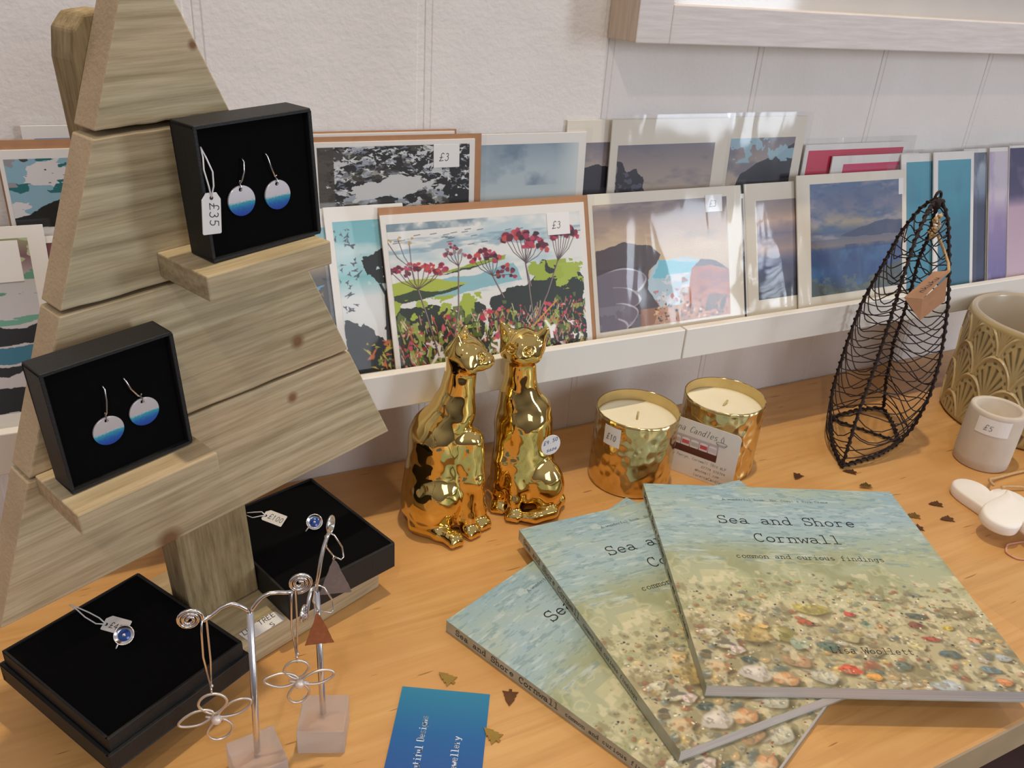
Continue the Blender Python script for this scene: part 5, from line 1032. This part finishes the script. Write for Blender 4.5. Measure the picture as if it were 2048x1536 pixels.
base_c = np.array([182, 162, 114.]); col = np.ones(S_.shape + (3,)) * base_c; col = col * (1 - (dot_ * fade * .42)[..., None]) + (rim_ * fade)[..., None] * np.array([20, 18, 20.]) ; tw = fbm(nz_, nt, 6, 18, 4, 3)[..., None]; col = col * (.9 + .2 * tw)
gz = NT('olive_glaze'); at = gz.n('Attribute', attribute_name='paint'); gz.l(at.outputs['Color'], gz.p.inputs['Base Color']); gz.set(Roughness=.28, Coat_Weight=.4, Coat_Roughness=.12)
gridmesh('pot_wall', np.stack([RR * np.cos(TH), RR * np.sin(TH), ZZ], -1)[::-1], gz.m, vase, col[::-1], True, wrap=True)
mb = MB(); mb.lathe([(7.78, vh), (7.6, vh + .08), (7.3, vh + .04), (7.2, vh - .2), (7.15, vh - 5), (7.1, .8), (0, .7)], n=96); mb.build('pot_rim_and_inside', simple('grey_beige_glaze', rgb(176, 160, 136), .3, 0, .04, 20, coat=.3), vase, smooth=True)
mb = MB(); mb.lathe([(0, .02), (7.4, .02), (7.56, .12)], n=96); mb.build('pot_foot', simple('unglazed_foot', rgb(150, 120, 90), .9), vase)
# small concrete pot
sp_ = empty('concrete_pot', (73.72, -19.85, 0), 'small pale concrete tealight pot with a £5 label, in front of the big plant pot', 'pot')
mb = MB(); mb.lathe([(0, .02), (2.3, .02), (2.42, .12), (2.46, 1.0), (2.47, 4.8), (2.42, 5.6), (2.38, 5.86), (2.3, 5.92), (2.0, 5.9), (1.92, 5.8), (1.9, 4.2), (1.5, 3.9), (0, 3.85)], n=72); mb.build('pot_body', concrete, sp_, smooth=True)
mb = MB(); v = []; n2 = 12; a0, a1 = math.radians(178), math.radians(246)
for k in range(n2 + 1):
    a = a0 + (a1 - a0) * k / n2
    for z in (3.9, 5.5): v.append((2.50 * math.cos(a), 2.50 * math.sin(a), z - .0 * k))
mb.add(v, [(2 * k, 2 * k + 2, 2 * k + 3, 2 * k + 1) for k in range(n2)]); sl = mb.build('price_label', white_sticker, sp_)
am = math.radians(202); tx = Vector((-math.sin(am), math.cos(am), 0)); o_ = Vector((math.cos(am), math.sin(am), 0)) * 2.56 - tx * .35; o_.z = 4.35
mb = MB(); write(mb, '£5', o_, tx, (0, 0, 1), (0, 0, 0), .6, .4, .04, False, .15); mb.build('handwritten_price', grey_ink, sl)
# lime pot mostly outside the frame
gp = empty('green_votive', (81.0, -26.6 + 1.6, 0), 'lime green glass votive just showing at the right edge, behind the small concrete pot', 'votive')
mb = MB(); mb.lathe([(0, .02), (1.9, .02), (2.05, .15), (2.15, 3.6), (2.0, 3.62), (1.9, 3.5), (1.8, .5), (0, .4)], n=48); mb.build('glass_cup', simple('lime_glass', rgb(176, 190, 80), .15, 0, .2, 30, coat=.6), gp, smooth=True)

# ------------------------------------------------------------------ wooden hearts
def heart_pts(w_, n=84):
    o = []
    for k in range(n):
        t = 2 * PI * k / n; x = 16 * math.sin(t) ** 3 * .93 + 1.2 * math.sin(t); y = 13 * math.cos(t) - 4.9 * math.cos(2 * t) - 1.9 * math.cos(3 * t) - .9 * math.cos(4 * t); o.append((x * w_ / 32.4, (y + 2) * w_ / 33))
    return o
def heart(M, w_, label):
    r = empty('wooden_heart', M=M, label=label, cat='heart decoration', group='white wooden hearts on twine')
    pts_ = heart_pts(w_); n = len(pts_); v = []; cy = -.3
    rings = [(.93, 0), (.975, .04), (1, .17), (1, .82), (.975, .94), (.93, 1.0), (.5, 1.0)]
    for s_, z in rings: v += [(x * s_, cy + (y - cy) * s_, z) for x, y in pts_]
    f = [(q * n + k, q * n + (k + 1) % n, (q + 1) * n + (k + 1) % n, (q + 1) * n + k) for q in range(len(rings) - 1) for k in range(n)]
    v += [(0, cy, 1.0), (0, cy, 0)]; c1 = len(v) - 2; m = (len(rings) - 1) * n
    f += [(m + k, m + (k + 1) % n, c1) for k in range(n)] + [((k + 1) % n, k, c1 + 1) for k in range(n)]
    mb = MB(); mb.add(v, f); o = mb.build('heart_shape', heart_m, r, smooth=True)
    md = o.modifiers.new('edges', 'EDGE_SPLIT'); md.split_angle = math.radians(50); return r
def tilt(x, y, z, notch, ax, ay):                          # heart lying: local +y points to the notch
    a = math.atan2(notch[1], notch[0]) - PI / 2; return Matrix.Translation((x * CM, y * CM, z * CM)) @ Matrix.Rotation(math.radians(ax), 4, 'X') @ Matrix.Rotation(math.radians(ay), 4, 'Y') @ Matrix.Rotation(a, 4, 'Z')
heart(tilt(66.9, -25.6, .02, (.80, .60), 0, 0), 6.2, 'white wooden heart lying flat beside the small concrete pot, partly under the other')
heart(tilt(65.3, -28.7, 1.3, (-.60, -.80), 7, 0), 6.3, 'white wooden heart resting on top of the other one, nearest the right edge')
tr_ = empty('jute_twine_loop', (74, -22.6, 0), 'loose natural jute twine of the wooden hearts, in front of the small concrete pot', 'twine')
def tw_(name, pts, r, m, parent, o=(74, -22.6, 0)):
    p = resample(np.array(pts, float) - np.array(o), 60); mb = MB(); mb.tube([tuple(v) for v in p], r, 7); return mb.build(name, m, parent, smooth=True)
tw_('twine', [(68.9, -24.4, 1.15), (69.8, -23.3, .9), (71.5, -22.9, .3), (74.5, -22.9, .2), (78, -23.2, .2), (80, -25.2, .2), (77.6, -27.0, .2), (74.5, -25.6, .2), (71.3, -24.5, .5), (69.2, -25.0, 1.25)], .13, jute, tr_)
tp = empty('pink_cord_loop', (64, -31, 0), 'thin pinkish cord loop on the table, below the wooden hearts', 'cord')
tw_('cord', [(67.0, -31.2, .1), (65.2, -30.2, .1), (63.4, -29.9, .1), (62.3, -30.6, .1), (62.4, -31.5, .1), (63.6, -32.1, .1), (66, -32.9, .1)], .08, simple('pink_cord', rgb(206, 150, 124), .8, 0, .1, 300), tp, (64, -31, 0))

# ------------------------------------------------------------------ blue business card
bl = NT('blue_gradient_print'); sp = bl.n('SeparateXYZ'); bl.l(bl.co(), sp.inputs[0]); mr = bl.n('MapRange'); mr.inputs['From Min'].default_value = -.075; mr.inputs['From Max'].default_value = 0; bl.l(sp.outputs['Y'], mr.inputs['Value'])
bl.base(bl.ramp(mr.outputs['Result'], [(0, rgb(24, 70, 150)), (.55, rgb(20, 96, 160)), (1, rgb(38, 128, 164))])); bl.set(Roughness=.35)
bz = empty('business_card', M=frame((12.88, -24.56, .02), (.867, -.499, 0), (.499, .867, 0), (0, 0, 1)), label='blue jewellery-maker business card with white serif lettering, at the bottom edge', cat='business card')
mb = MB(); mb.box(0, 5.4, -8.5, 0, 0, .04); mb.build('card', bl.m, bz)
mb = MB(); write(mb, 'Beautiful Designs', (1.9, -6.5, .05), (0, 1, 0), (-1, 0, 0), (0, 0, 1), .42, .262, .03, True, 0, .9); write(mb, 'Jewellery', (3.95, -5.85, .05), (0, 1, 0), (-1, 0, 0), (0, 0, 1), .42, .285, .03, True, 0, .9); mb.build('card_lettering', white_ink, bz)

# ------------------------------------------------------------------ confetti trees
cg = simple('gold_foil', rgb(190, 160, 90), .25, 1.0, .1, 200); cgr = simple('tarnished_foil', rgb(120, 84, 56), .35, .8, .1, 200)
TP = [(-.12, 0), (-.12, .22), (-.62, .2), (-.36, .52), (-.5, .52), (-.26, .86), (-.38, .86), (0, 1.45), (.38, .86), (.26, .86), (.5, .52), (.36, .52), (.62, .2), (.12, .22), (.12, 0)]
spots = [(54.7, -15.2, 120, 1, 'left of the wire basket tip'), (60.1, -17.0, 60, 1, 'under the bottom tip of the wire basket'), (59.5, -19.2, 80, 0, 'standing crinkled between the top book and the wire basket'), (63.4, -23.7, 70, 1, 'left of the hearts, dull brown end'), (62.4, -25.6, 75, 1, 'left of the hearts, faint gold outline'), (59.9, -24.2, 70, 0, 'right beside the right edge of the top book'), (58.7, -25.5, 75, 1, 'half under the right edge of the top book'),
         (15.9, -25.6, 25, 0, 'just above the blue business card'), (18.9, -27.4, 150, 1, 'against the spine of the bottom book'), (16.6, -30.6, 20, 0, 'right of the blue business card')]
for i, (x, y, a, dk, lb) in enumerate(spots):
    mb = MB(); q = random.Random(i)
    mb.prismz([(px * .82, pz * .9) for px, pz in TP], 0, .03)
    o = mb.build('confetti_tree', cgr if dk else cg, None); tag(o, 'tiny foil tree confetti ' + lb, 'confetti', 'foil tree confetti on the table')
    o.matrix_world = Matrix.Translation((x * CM, y * CM, .0005 + (0.001 if i == 2 else 0))) @ Matrix.Rotation(math.radians(a), 4, 'Z') @ Matrix.Rotation(math.radians(q.uniform(0, 5)), 4, 'X')
